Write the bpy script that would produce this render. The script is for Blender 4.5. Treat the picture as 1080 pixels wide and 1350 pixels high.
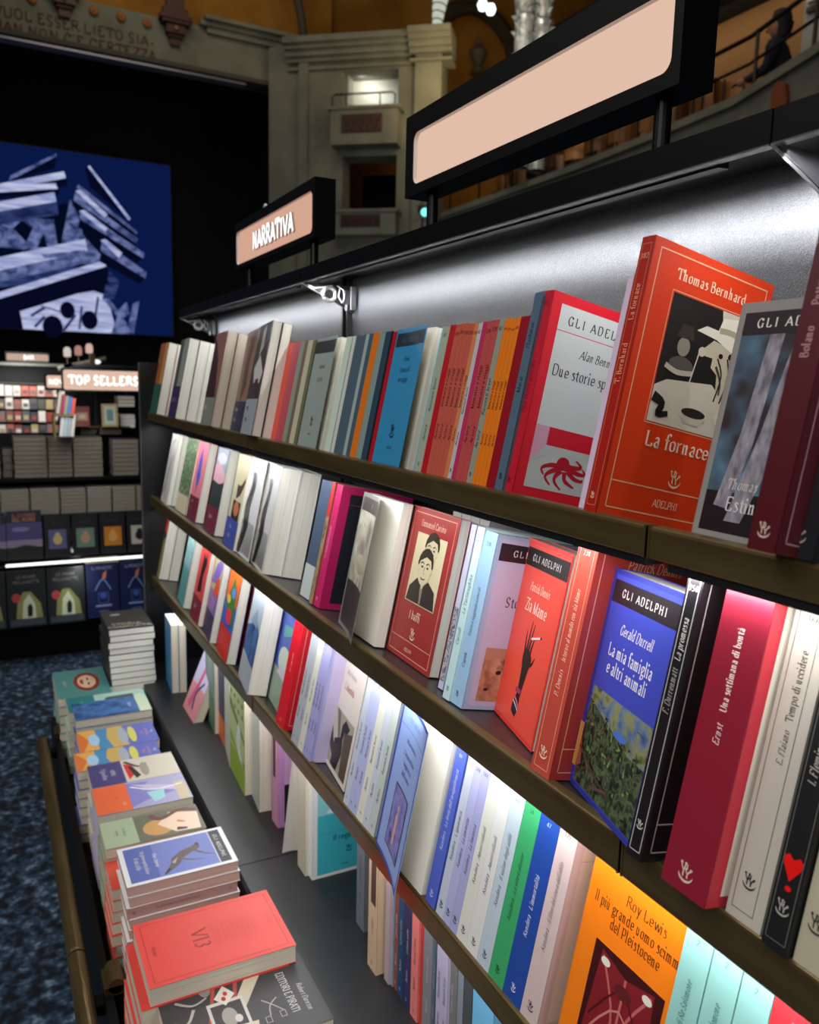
import bpy, math, random
from mathutils import Vector, Matrix
random.seed(7)
for o in list(bpy.data.objects): bpy.data.objects.remove(o, do_unlink=True)
SC = bpy.context.scene
COL = SC.collection
rad = math.radians
EYE = 1.45          # eye height; everything is laid out in units of 1.128 m and scaled once at the end
UNIT = 1.128

# ------------------------------------------------------------------ camera
cam_d = bpy.data.cameras.new('camera'); cam = bpy.data.objects.new('camera', cam_d); COL.objects.link(cam)
_R = Matrix(((0.45863138, -0.14741723, 0.87631354), (0.88828858, 0.04885729, -0.45667971), (0.02450815, 0.98786696, 0.15335653)))
cam.matrix_world = Matrix.Translation((0, 0, EYE)) @ _R.to_4x4()
cam_d.sensor_fit = 'VERTICAL'; cam_d.sensor_height = 36; cam_d.lens = 1070 / 1350 * 36
cam_d.clip_start = .02; cam_d.clip_end = 200
cam_d.dof.use_dof = True; cam_d.dof.focus_distance = .70; cam_d.dof.aperture_fstop = 9.0
SC.camera = cam

# ------------------------------------------------------------------ world, lights, exposure
w = bpy.data.worlds.new('hall_air'); SC.world = w; w.use_nodes = True
w.node_tree.nodes['Background'].inputs[0].default_value = (.9, .93, 1, 1)
w.node_tree.nodes['Background'].inputs[1].default_value = .02
SC.view_settings.view_transform = 'Standard'; SC.view_settings.look = 'None'
SC.view_settings.gamma = 1; SC.view_settings.use_curve_mapping = False
SC.view_settings.exposure = 0.0

def area(name, loc, target, sx, sy, power, col=(1, 1, 1), spread=180):
    d = bpy.data.lights.new(name, 'AREA'); d.shape = 'RECTANGLE'; d.size = sx; d.size_y = sy; d.energy = power; d.color = col
    d.spread = rad(spread)
    o = bpy.data.objects.new(name, d); COL.objects.link(o)
    loc = Vector(loc) + Vector((0, 0, EYE)); t = Vector(target) + Vector((0, 0, EYE))
    z = (loc - t).normalized(); x = Vector((1, 0, 0)) if abs(z.x) < .9 else Vector((0, 1, 0))
    y = z.cross(x).normalized(); x = y.cross(z)
    o.matrix_world = Matrix.Translation(loc) @ Matrix((x, y, z)).transposed().to_4x4()
    return o
COOL = (.97, .98, 1)
# soft, weak overhead fill added for the shop's unseen ceiling lights
area('shop_fill_light', (-1.2, -1.6, 2.6), (-1, .3, -.5), 3, 2, 60, (1, .98, .95))
area('aisle_fill_light', (1.1, -2.4, .9), (-.9, .4, -.35), 1.8, .9, 34, (1, .98, .96))  # unseen frontal fill added to brighten the spines and brass fronts
area('shop_fill_light', (.9, -.8, 1.6), (-.6, .35, -.4), 1.6, 1.2, 10, (1, .98, .95))
# LED bars under each shelf and under the canopy (one per shelf, running the whole length)
area('shelf_light', (-.84, .388, -.1155), (-.84, .425, -.30), 2.6, .006, 2.1, COOL)
area('shelf_light', (-.84, .388, -.337), (-.84, .425, -.50), 2.6, .006, 1.75, COOL)
area('shelf_light', (-.84, .392, -.553), (-.84, .420, -.75), 2.6, .006, 1.6, COOL)
area('canopy_light', (-.84, .466, .154), (-.84, .545, .130), 2.6, .006, 4.0, COOL, 40)
area('canopy_light', (-.84, .466, .150), (-.84, .50, .0), 2.6, .006, 3.4, COOL)
# theatre hall: dim area lights added to bring up the walls, no fixtures seen
area('hall_light', (-8.5, 2.0, 6.5), (-12.5, 3.2, 3), 3, 3, 34, (1, .93, .8))
area('hall_light', (-9.5, 5.8, 4.2), (-13, 7.5, 6.5), 2, 1, 22, (1, .72, .35))
area('hall_light', (-4.0, 1.0, 5.0), (-5, 5, 2.0), 3, 2, 30, (1, .93, .82))
area('hall_light', (-10.5, 1.5, 6.5), (-13.1, 2.5, 6.2), 2, .5, 14, (1, .85, .6))
area('gallery_light', (-6, 5.0, 4.6), (-6, 6.6, 2.5), 4, .3, 16, (1, .82, .6))
area('gallery_wall_light', (-7.2, 8.5, 4.8), (-7.2, 9, 4.2), 5, .2, 9, (1, .85, .62))
area('hall_light', (-9, 4.6, .8), (-12, 5.4, .9), 1.5, .6, 6, (1, .95, .85))

# ------------------------------------------------------------------ materials
def lin(h, a=1):
    h = h.lstrip('#'); c = [int(h[i:i+2], 16) / 255 for i in (0, 2, 4)]
    return tuple(x / 12.92 if x <= .04045 else ((x + .055) / 1.055) ** 2.4 for x in c) + (a,)
_M = {}
def mat(h, rough=.42, metal=0, spec=.5, coat=0):
    k = (h, rough, metal, spec, coat)
    if k in _M: return _M[k]
    m = bpy.data.materials.new('paint_' + h.strip('#')); m.use_nodes = True
    b = m.node_tree.nodes['Principled BSDF']
    b.inputs['Base Color'].default_value = lin(h); b.inputs['Roughness'].default_value = rough
    b.inputs['Metallic'].default_value = metal; b.inputs['Specular IOR Level'].default_value = spec
    b.inputs['Coat Weight'].default_value = coat
    m.diffuse_color = lin(h); _M[k] = m
    return m
def emit(h, s=1, name='glow'):
    k = ('e', h, s)
    if k in _M: return _M[k]
    m = bpy.data.materials.new(name); m.use_nodes = True; nt = m.node_tree
    nt.nodes.clear(); e = nt.nodes.new('ShaderNodeEmission'); o = nt.nodes.new('ShaderNodeOutputMaterial')
    e.inputs[0].default_value = lin(h); e.inputs[1].default_value = s; nt.links.new(e.outputs[0], o.inputs[0]); _M[k] = m
    return m
def noisy(cols, scale=40, rough=.5, detail=4, stretch=(1, 1, 1), bump=0, pos=None, metal=0, dist=0, kind='noise', spec=.5):
    k = ('n', tuple(cols), scale, rough, detail, stretch, bump, metal, kind)
    if k in _M: return _M[k]
    m = bpy.data.materials.new('mottled_' + cols[0].strip('#')); m.use_nodes = True; nt = m.node_tree; b = nt.nodes['Principled BSDF']
    tc = nt.nodes.new('ShaderNodeTexCoord'); mp = nt.nodes.new('ShaderNodeMapping'); mp.inputs['Scale'].default_value = stretch
    nt.links.new(tc.outputs['Object'], mp.inputs[0])
    if kind == 'voronoi':
        n = nt.nodes.new('ShaderNodeTexVoronoi'); n.inputs['Scale'].default_value = scale; fac = n.outputs['Distance']
    else:
        n = nt.nodes.new('ShaderNodeTexNoise'); n.inputs['Scale'].default_value = scale; n.inputs['Detail'].default_value = detail
        n.inputs['Distortion'].default_value = dist; fac = n.outputs['Fac']
    nt.links.new(mp.outputs[0], n.inputs['Vector'])
    r = nt.nodes.new('ShaderNodeValToRGB'); nt.links.new(fac, r.inputs[0])
    lo, hi = (.28, .72) if kind == 'noise' else (.1, .75)
    el = r.color_ramp.elements; N = len(cols)
    for i, c in enumerate(cols):
        p = lo + (hi - lo) * i / max(1, N - 1)
        if i < 2: el[i].position = p; el[i].color = lin(c)
        else:
            e = el.new(p); e.color = lin(c)
    nt.links.new(r.outputs[0], b.inputs['Base Color']); b.inputs['Roughness'].default_value = rough; b.inputs['Metallic'].default_value = metal
    b.inputs['Specular IOR Level'].default_value = spec
    if bump:
        bp = nt.nodes.new('ShaderNodeBump'); bp.inputs['Strength'].default_value = bump; bp.inputs['Distance'].default_value = .002
        nt.links.new(fac, bp.inputs['Height']); nt.links.new(bp.outputs[0], b.inputs['Normal'])
    _M[k] = m
    return m
PAGES = noisy(['#cfcbbd', '#eae7da', '#f3f0e6'], 1, .9, 2, (2600, 6, 6))
PAGES_DARK = noisy(['#b4aa96', '#d6ccb8', '#e2dac8'], 1, .9, 2, (2600, 6, 6))  # darker page tone; also carries the shadow on one top-shelf pile
BLACK = mat('#090909', .42, 0, .25); BLACKM = mat('#0a0a0a', .5, 0, .2)
DECK = noisy(['#17181a', '#1b1c1e', '#202123'], 30, .42, 3)
BACK = noisy(['#242527', '#323336', '#48494c'], 900, .45, 2, bump=.35, metal=.0)
GOLD = noisy(['#665535', '#73613f', '#80704c'], 6, .32, 3, (1, 8, 8), metal=.7)
SHELF = noisy(['#2c2828', '#332e2e', '#3a3434'], 60, .35, 3)
PLASTER = noisy(['#6f7063', '#7c7d6f', '#868676'], 2.5, .9, 4)
OCHRE = noisy(['#8a5a18', '#a06c20', '#b07c2c'], 1.2, .9, 4)
CARPET = noisy(['#04060a', '#101d2c', '#344b64', '#8098b0'], 34, .95, 7, kind='noise', bump=.8)

# ------------------------------------------------------------------ mesh building
class MB:
    def __init__(s): s.v = []; s.f = []; s.m = []; s.mats = []; s.T = None
    def mi(s, m):
        if m not in s.mats: s.mats.append(m)
        return s.mats.index(m)
    def face(s, pts, m):
        n = len(s.v); s.v += [tuple(p) for p in pts]; s.f.append(tuple(range(n, n + len(pts)))); s.m.append(s.mi(m))
    def box(s, x0, x1, y0, y1, z0, z1, m):
        n = len(s.v); s.v += [(x0,y0,z0),(x1,y0,z0),(x1,y1,z0),(x0,y1,z0),(x0,y0,z1),(x1,y0,z1),(x1,y1,z1),(x0,y1,z1)]
        for q in ((0,3,2,1),(4,5,6,7),(0,1,5,4),(1,2,6,5),(2,3,7,6),(3,0,4,7)): s.f.append(tuple(n+i for i in q)); s.m.append(s.mi(m))
    def prism(s, prof, a, b, m, axis='x'):
        # prof: closed outline; extruded from a to b along the axis
        def P(t, p): return (t, p[0], p[1]) if axis == 'x' else ((p[0], t, p[1]) if axis == 'y' else (p[0], p[1], t))
        n = len(s.v); k = len(prof); s.v += [P(a, p) for p in prof] + [P(b, p) for p in prof]; i = s.mi(m)
        s.f.append(tuple(range(n + k - 1, n - 1, -1))); s.f.append(tuple(range(n + k, n + 2 * k))); s.m += [i, i]
        for j in range(k): s.f.append((n + j, n + (j + 1) % k, n + k + (j + 1) % k, n + k + j)); s.m.append(i)
    def tube(s, pts, r, m, seg=8, cap=True):
        pts = [Vector(p) for p in pts]; n0 = len(s.v); i = s.mi(m)
        rs = r if isinstance(r, (list, tuple)) else [r] * len(pts)
        for k, p in enumerate(pts):
            d = (pts[min(k + 1, len(pts) - 1)] - pts[max(k - 1, 0)]).normalized()
            a = d.cross(Vector((0, 0, 1)) if abs(d.z) < .9 else Vector((1, 0, 0))).normalized(); b = d.cross(a)
            for j in range(seg):
                t = 2 * math.pi * j / seg; s.v.append(tuple(p + (a * math.cos(t) + b * math.sin(t)) * rs[k]))
        for k in range(len(pts) - 1):
            for j in range(seg):
                a = n0 + k * seg + j; b = n0 + k * seg + (j + 1) % seg; s.f.append((a, b, b + seg, a + seg)); s.m.append(i)
        if cap:
            s.f.append(tuple(n0 + j for j in range(seg))); e = n0 + (len(pts) - 1) * seg; s.f.append(tuple(e + seg - 1 - j for j in range(seg))); s.m += [i, i]
    def lathe(s, prof, c, m, seg=16):
        n0 = len(s.v); i = s.mi(m)
        for (r, z) in prof:
            for j in range(seg):
                t = 2 * math.pi * j / seg; s.v.append((c[0] + r * math.cos(t), c[1] + r * math.sin(t), c[2] + z))
        for k in range(len(prof) - 1):
            for j in range(seg):
                a = n0 + k * seg + j; b = n0 + k * seg + (j + 1) % seg; s.f.append((a, b, b + seg, a + seg)); s.m.append(i)
    def build(s, name, parent=None, smooth=False, bevel=0, loc=None):
        me = bpy.data.meshes.new(name); me.from_pydata(s.v, [], s.f)
        for m in s.mats: me.materials.append(m)
        me.polygons.foreach_set('material_index', s.m)
        if smooth: me.polygons.foreach_set('use_smooth', [True] * len(s.f))
        me.update()
        o = bpy.data.objects.new(name, me); COL.objects.link(o)
        if parent: o.parent = parent
        if loc: o.location = loc
        if bevel:
            b = o.modifiers.new('bevel', 'BEVEL'); b.width = bevel * UNIT; b.segments = 2; b.limit_method = 'ANGLE'
        return o
def tag(o, label, cat, group=None, kind=None):
    if label: o['label'] = label
    if cat: o['category'] = cat
    if group: o['group'] = group
    if kind: o['kind'] = kind
    return o
def empty(name, loc=(0, 0, 0), rot=None, label=None, cat=None, group=None):
    o = bpy.data.objects.new(name, None); COL.objects.link(o)
    M = (rot.to_4x4() if rot else Matrix.Identity(4)); M.translation = Vector(loc) + Vector((0, 0, EYE)); o.matrix_world = M
    o.empty_display_size = .02
    return tag(o, label, cat, group)
def zup(o): o.location.z += EYE; return o
def struct(name, mb, **k):
    o = zup(mb.build(name, **k)); o['kind'] = 'structure'; return o

# ------------------------------------------------------------------ pen-drawn lettering (serif: thick stems, thin hairlines)
G = {
'a':(5.6,'c18 29 39 48 45 43 53/c47 26 15 14 23 33 45'),'b':(6.2,'l0d 1d 13/c18 39 58 56 54 33 14'),'c':(5.4,'c57 58 39 18 16 14 33 54'),
'd':(6.6,'l4d 5d 53 63/c58 39 18 16 14 33 54'),'e':(5.8,'l16 56/c56 58 39 18 15 14 33 54'),'f':(4,'c5c 4d 3d 2c 29 23/l09 49/h23'),
'g':(6,'c39 18 17 25 35 57 58 39/c25 14 33 53 51 30 10 11 23/l48 69'),'h':(6.6,'l0d 1d 13/c17 39 48 47 43/h13 43'),'i':(3,'l09 19 13/h13/d1c'),
'j':(3,'l09 19 11 00/d1c'),'k':(6.2,'l0d 1d 13/l59 16/l27 63/h13 53'),'l':(3,'l0d 1d 13/h13'),'m':(9.6,'l09 19 13/c17 39 48 47 43/c47 69 78 77 73/h13 43 73'),
'n':(6.6,'l09 19 13/c17 39 48 47 43/h13 43'),'o':(6.2,'c39 18 16 14 33 54 56 58 39'),'p':(6.2,'l09 19 10/c18 39 58 56 54 33 14/h10'),
'q':(6.2,'c58 39 18 16 14 33 54/l59 50/h50'),'r':(4.8,'l09 19 13/c17 39 49/h13'),'s':(4.8,'c48 29 18 27 45 44 33 13'),'t':(4.2,'c2b 25 24 33 43/l09 49'),
'u':(6.6,'l09 19 15/c15 14 33 45/l39 49 43 53'),'v':(6,'l19 33 59/h19 59'),'w':(8.6,'l19 33 59 73 99/h19 99'),'x':(6,'l19 53/l59 13/h19 59'),
'y':(6,'l19 33/l59 33 20 10/h19 59'),'z':(5.4,'l18 19 59 13 53 54'),"'":(2.4,'l1d 1b'),'-':(4,'l16 46'),'.':(2.4,'d13'),
'A':(8,'l03 4c/l4c 83/l26 66/h03 83'),'B':(7,'l1c 13/c1c 4c 5a 48 18/c18 48 66 53 13/h1c'),'C':(8,'l7c 7a/c7a 5c 3c 19 16 33 53 75'),'D':(8.4,'l1c 13/c1c 5c 7a 76 53 13'),
'E':(7.2,'l1c 13/l1c 6c 6b/l18 48/l13 63 65'),'F':(6.8,'l1c 13/l1c 6c 6a/l18 48/h13'),'G':(8.6,'l7c 7a/c7a 5c 3c 19 16 33 53 75/l77 73/h77'),
'H':(8.8,'l1c 13/l7c 73/l18 78/h1c 13 7c 73'),'I':(4,'l2c 23/h2c 23'),'J':(4,'l3c 34 12/h3c'),'K':(8.2,'l1c 13/l7c 17/l38 83/h1c 13'),'L':(7,'l1c 13/l13 63 65/h1c'),
'M':(10.4,'l13 1c/l1c 53/l53 9c/l9c 93/h13 93'),'N':(8.8,'l13 1c/l1c 73/l73 7c/h13 7c 1c'),'O':(8.8,'c4c 1a 17 15 43 75 77 7a 4c'),'P':(7,'l1c 13/c1c 5c 69 57 17/h13 1c'),
'Q':(8.8,'c4c 1a 17 15 43 75 77 7a 4c/l44 82'),'R':(7.8,'l1c 13/c1c 5c 6a 58 18/l38 83/h13 1c'),'S':(6.4,'c5a 4c 2c 19 37 56 43 23 14'),
'T':(7.8,'l4c 43/l0a 0c 8c 8a/h43'),'U':(8.4,'l1c 15/c15 23 53 75/l75 7c/h1c 7c'),'V':(8,'l0c 43/l43 8c/h0c 8c'),'W':(11,'l0c 33/l33 5c/l5c 83/l83 bc/h0c bc'),
'X':(8,'l0c 83/l8c 03/h0c 8c'),'Y':(8,'l0c 47/l8c 47 43/h0c 8c 43'),'Z':(7,'l0c 7c 03 73'),
'0':(6,'c3c 19 16 33 56 59 3c'),'1':(4.5,'l1a 2c 23/h23'),'2':(6,'c1a 2c 4c 59 13/l13 53'),'3':(6,'c1b 3c 5a 38/c38 56 33 14'),'4':(6,'l43 4c 05 65'),
'5':(6,'l5c 2c 18/c18 48 56 33 13'),'6':(6,'c4c 29 15 33 55 38 15'),'7':(6,'l1c 5c 23'),'8':(6,'c3c 1a 38 55 33 15 38 5a 3c'),'9':(6,'c5a 3c 1a 37 5a 57 23'),'*':(4,'l0c 1c'),
}
def _cr(P, n=4):
    if len(P) < 3: return P
    out = []
    for i in range(len(P) - 1):
        p0 = P[max(i-1, 0)]; p1 = P[i]; p2 = P[i+1]; p3 = P[min(i+2, len(P)-1)]
        if i == 0 and P[0] == P[-1]: p0 = P[-2]
        if i == len(P) - 2 and P[0] == P[-1]: p3 = P[1]
        for k in range(n):
            t = k / n; out.append(tuple(.5 * (2*p1[a] + (p2[a]-p0[a])*t + (2*p0[a]-5*p1[a]+4*p2[a]-p3[a])*t*t + (3*p1[a]-p0[a]-3*p2[a]+p3[a])*t**3) for a in (0, 1)))
    return out + [P[-1]]
def ribbon(P, wf):
    L = []; Rr = []
    for i, p in enumerate(P):
        a = P[max(i-1, 0)]; b = P[min(i+1, len(P)-1)]
        dx = b[0]-a[0]; dy = b[1]-a[1]; d = math.hypot(dx, dy) or 1e-9; w = wf(i, dx/d, dy/d) / 2
        L.append((p[0]-dy/d*w, p[1]+dx/d*w)); Rr.append((p[0]+dy/d*w, p[1]-dx/d*w))
    return [(L[i], L[i+1], Rr[i+1], Rr[i]) for i in range(len(P)-1)]
TRK = {'GLI ADELPHI': 2.6, 'CLASSICI': 3.2}
def letters(txt, style='r', n=3):
    """quads in font units (cap height 9), total width"""
    th, tn = {'r': (1.4, .52), 'i': (1.35, .58), 's': (1.1, 1.1), 'b': (2.0, 1.9), 'B': (1.7, .6)}[style]
    q = []; x = 0; sans = style in 'sb'
    for ch in txt:
        if ch == ' ': x += 3.6 + TRK.get(txt, 0) * 1.2; continue
        ch = {'ñ': 'n', 'ü': 'u'}.get(ch, ch)
        if ch in 'àèéìòù':
            base = 'aeeiou'['àèéìòù'.index(ch)]; q += [tuple((x + a, b) for a, b in ((1.6, 9.4), (2.6, 9.8), (3.8, 7.6), (3.2, 7.4)))]; ch = base
        if ch not in G: x += 4; continue
        adv, st = G[ch]
        for sk in st.split('/'):
            P = [(int(p[0], 36), int(p[1], 36) - 3) for p in sk[1:].split()]
            if sk[0] == 'h':
                if not sans: q += [((x+a-1.3, b-.22), (x+a+1.3, b-.22), (x+a+1.3, b+.22), (x+a-1.3, b+.22)) for a, b in P]
                continue
            if sk[0] == 'd':
                a, b = P[0]; b = b + (.5 if b < 1 else 0); r = max(.75, th * .55); q.append(((x+a-r, b-r), (x+a+r, b-r), (x+a+r, b+r), (x+a-r, b+r))); continue
            if sk[0] == 'c': P = _cr(P, n)
            if sk[0] == 'l':
                for i in range(len(P) - 1):
                    if not sans and P[i][1] == P[i+1][1] and abs(P[i][0]-P[i+1][0]) == 1 and P[i][1] in (6, 10):
                        pass
                    q += [tuple((x+a, b) for a, b in r) for r in ribbon(P[i:i+2], lambda i, dx, dy: tn + (th - tn) * abs(dx * .35 - dy * .94) ** 1.3)]
            else:
                q += [tuple((x+a, b) for a, b in r) for r in ribbon(P, lambda i, dx, dy: tn + (th - tn) * abs(dx * .35 - dy * .94) ** 1.3)]
        x += adv + (.9 if not sans else 1.4) + TRK.get(txt, 0)
    if style == 'i': q = [tuple((a + b * .24, b) for a, b in r) for r in q]
    return q, x
LOGO = ('c01 23 53 86 /c12 41 72 97/l43 4c/c48 2b 1d/c49 6b 5d/l64 69/c69 8b 9a/c66 87 98/d1d/d8b')
def draw(mb, fn, ops, W, H):
    """flat print: ops in fractions of W x H, fn(u, v, lift) -> point"""
    vs = sorted(o[2] for o in ops if o[0] == 'S') + [.885]
    for k, op in enumerate(ops):
        e = .00022 + k * .00003; t = op[0]
        def F(pts, m): mb.face([fn(a, b, e) for a, b in pts], m)
        if t == 'R':
            _, a, b, c, d, h = op; m = h if not isinstance(h, str) else mat(h)
            n = 6
            for i in range(n):
                u0 = a + (c - a) * i / n; u1 = a + (c - a) * (i + 1) / n
                F([(u0*W, b*H), (u1*W, b*H), (u1*W, d*H), (u0*W, d*H)], m)
        elif t == 'B':
            _, a, b, c, d, h, lw = op; m = mat(h); x0, y0, x1, y1 = a*W, b*H, c*W, d*H
            for r in ((x0, y0, x1, y0+lw), (x0, y1-lw, x1, y1), (x0, y0, x0+lw, y1), (x1-lw, y0, x1, y1)):
                for i in range(4):
                    u0 = r[0] + (r[2]-r[0])*i/4; u1 = r[0] + (r[2]-r[0])*(i+1)/4; F([(u0, r[1]), (u1, r[1]), (u1, r[3]), (u0, r[3])], m)
        elif t == 'P':
            m = op[2] if not isinstance(op[2], str) else mat(op[2]); F([(a*W, b*H) for a, b in op[1]], m)
        elif t == 'W':   # tapering stroke: points, start width, end width, colour
            P = _cr([(a*W, b*H) for a, b in op[1]], 4); n = len(P); m = op[4] if not isinstance(op[4], str) else mat(op[4])
            for r in ribbon(P, lambda i, dx, dy: (op[2] + (op[3]-op[2])*i/(n-1)) * W): F(r, m)
        elif t == 'O':   # ellipse
            m = op[5] if not isinstance(op[5], str) else mat(op[5]); F([((op[1] + op[3]*math.cos(j*math.pi/8))*W, (op[2] + op[4]*math.sin(j*math.pi/8))*H) for j in range(16)], m)
        elif t == 'T':   # text, x, y, cap height (fraction of H), colour, style, align, squeeze
            _, s, x, y, sz, h, st, al = op[:8]; sq = op[8] if len(op) > 8 else .8
            q, L = letters(s, st); k2 = sz * H / 9; x0 = x * W - (L * k2 * sq / 2 if al == 'c' else 0); m = mat(h)
            for r in q: F([(x0 + a*k2*sq, y*H + b*k2) for a, b in r], m)
        elif t == 'S':   # text running up a spine: text, v, size (of W), colour, style
            _, s, v, sz, h, st = op[:6]; sq = op[6] if len(op) > 6 else .8
            q, L = letters(s, st, 2); room = (vs[vs.index(v) + 1] - v - .025) * H; k2 = min(min(sz * W, .0046) / 9, room / (L * sq)); m = mat(h); u0 = W * .5 + k2 * 3.4
            for r in q: F([(u0 - b*k2, v*H + a*k2*sq) for a, b in r], m)
        elif t == 'N':   # small upright number on a spine
            _, s, v, sz, h = op; q, L = letters(s, 'r', 2); k2 = min(sz * W / 9, .8 * W / max(L, 1), .0036 / 9); m = mat(h)
            for r in q: F([(W/2 + (a - L/2)*k2, v*H + b*k2) for a, b in r], m)
        elif t == 'G':   # crescent-and-plant publisher's mark: x, y, height (absolute), colour
            _, x, y, sz, h = op; m = mat(h); k2 = sz / 10 * .62
            def C(a, b): return (x*W + (a-5)*k2, y*H + b*k2)
            cr = [C(5 + 4.6*math.cos(rad(d)), 4.2 + 4.2*math.sin(rad(d))) for d in range(195, 350, 14)] + [C(5 + 4.6*math.cos(rad(d)), 5.4 + 4.2*math.sin(rad(d))) for d in range(345, 195, -14)]
            F(cr, m)
            for P, w0 in (([(3.6, 2.5), (3.4, 5), (4.2, 8.6)], .8), ([(3.5, 5.2), (2.2, 7), (1.6, 8.6)], .7), ([(6.2, 2.4), (6, 4.6), (7.6, 6.6)], .9), ([(6.1, 4.4), (5, 5.6), (5.6, 7.4)], .6), ([(3.5, 5.6), (5, 7), (5.4, 9)], .6)):
                for r in ribbon(_cr([C(*p) for p in P], 3), lambda i, dx, dy: w0*k2): F(r, m)
            for a, b in ((1.6, 8.8), (7.8, 7), (4.2, 9)): F([C(a + .8*math.cos(j*math.pi/3), b + .8*math.sin(j*math.pi/3)) for j in range(6)], m)

TILT = rad(11.5)
RX = Matrix.Rotation(-TILT, 3, 'X')   # leaning back: up axis -> (0, sin, cos)
FACE = Matrix.Rotation(rad(-90), 3, 'Z')
FLATUP = Matrix(((0, 1, 0), (0, 0, 1), (1, 0, 0)))        # cover up, spine at -x, top towards +y
FLATDN = Matrix(((0, -1, 0), (0, 0, 1), (-1, 0, 0)))
def book_mesh(root, t, w, h, colr, spinecol=None, front=(), spine=(), open_=None, pages=None, rough=.4, simple=False, back=None):
    """local frame: spine at y=0, front cover at x=t, standing on z=0"""
    ct = .0006; cm = mat(colr, rough) if isinstance(colr, str) else colr; sm = (mat(spinecol, rough) if isinstance(spinecol, str) else spinecol) or cm
    bm_ = mat(back, rough) if back else cm
    pages = pages or PAGES
    def fn(u, v, e):
        if not open_: return (t + e, u, v)
        # the loose cover bends away: angle grows along the cover
        a0, a1 = open_; n = 8; x = t; y = 0; L = u; ds = L / n
        for i in range(n):
            a = rad(a0 + (a1 - a0) * min(1, ((i + .5) * ds) / w)); x += math.sin(a) * ds; y += math.cos(a) * ds
        a = rad(a0 + (a1 - a0) * min(1, u / w))
        return (x + math.cos(a) * e, y - math.sin(a) * e, v)
    c = MB()
    c.box(0, ct, 0, w, 0, h, bm_); c.box(0, t, -ct, ct*.5, 0, h, sm)
    if not open_: c.box(t - ct, t, 0, w, 0, h, cm)
    else:
        inner = mat('#d9d6cc')
        for i in range(8):
            u0 = w*i/8; u1 = w*(i+1)/8
            A = [fn(u0, 0, 0), fn(u1, 0, 0), fn(u1, h, 0), fn(u0, h, 0)]; B = [fn(u0, 0, -ct), fn(u1, 0, -ct), fn(u1, h, -ct), fn(u0, h, -ct)]
            c.face(A, cm); c.face(B[::-1], inner)
            for j in range(4): c.face([A[j], B[j], B[(j+1) % 4], A[(j+1) % 4]], cm)
    c.build('cover', root)
    p = MB(); p.box(ct, t - ct, ct, w - .0009, .0007, h - .0007, pages); p.build('page_block', root)
    if front:
        f = MB(); draw(f, fn, front, w, h); f.build('cover_print', root)
    if spine:
        s = MB(); draw(s, lambda u, v, e: (u, -ct - e, v), spine, t, h); s.build('spine_print', root)
def book(pos, R, t, w, h, label, group=None, name='book', **k):
    r = empty(name, pos, R, label, 'book', group); book_mesh(r, t, w, h, **k); return r
def simple_book(pos, R, t, w, h, label, colr, group=None, prints=(), pages=None):
    """small far book: cover and page block in one mesh, print as flat marks"""
    b = MB(); ct = .0008; cm = mat(colr) if isinstance(colr, str) else colr; pages = pages or PAGES
    b.box(0, ct, 0, w, 0, h, cm); b.box(0, t, -ct, ct*.5, 0, h, cm); b.box(t-ct, t, 0, w, 0, h, cm); b.box(ct, t-ct, ct, w-.001, .001, h-.001, pages)
    if prints: draw(b, lambda u, v, e: (t + e*4, u, v), prints, w, h)
    o = b.build('book'); M = R.to_4x4(); M.translation = Vector(pos) + Vector((0, 0, EYE)); o.matrix_world = M
    return tag(o, label, 'book', group)

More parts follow.
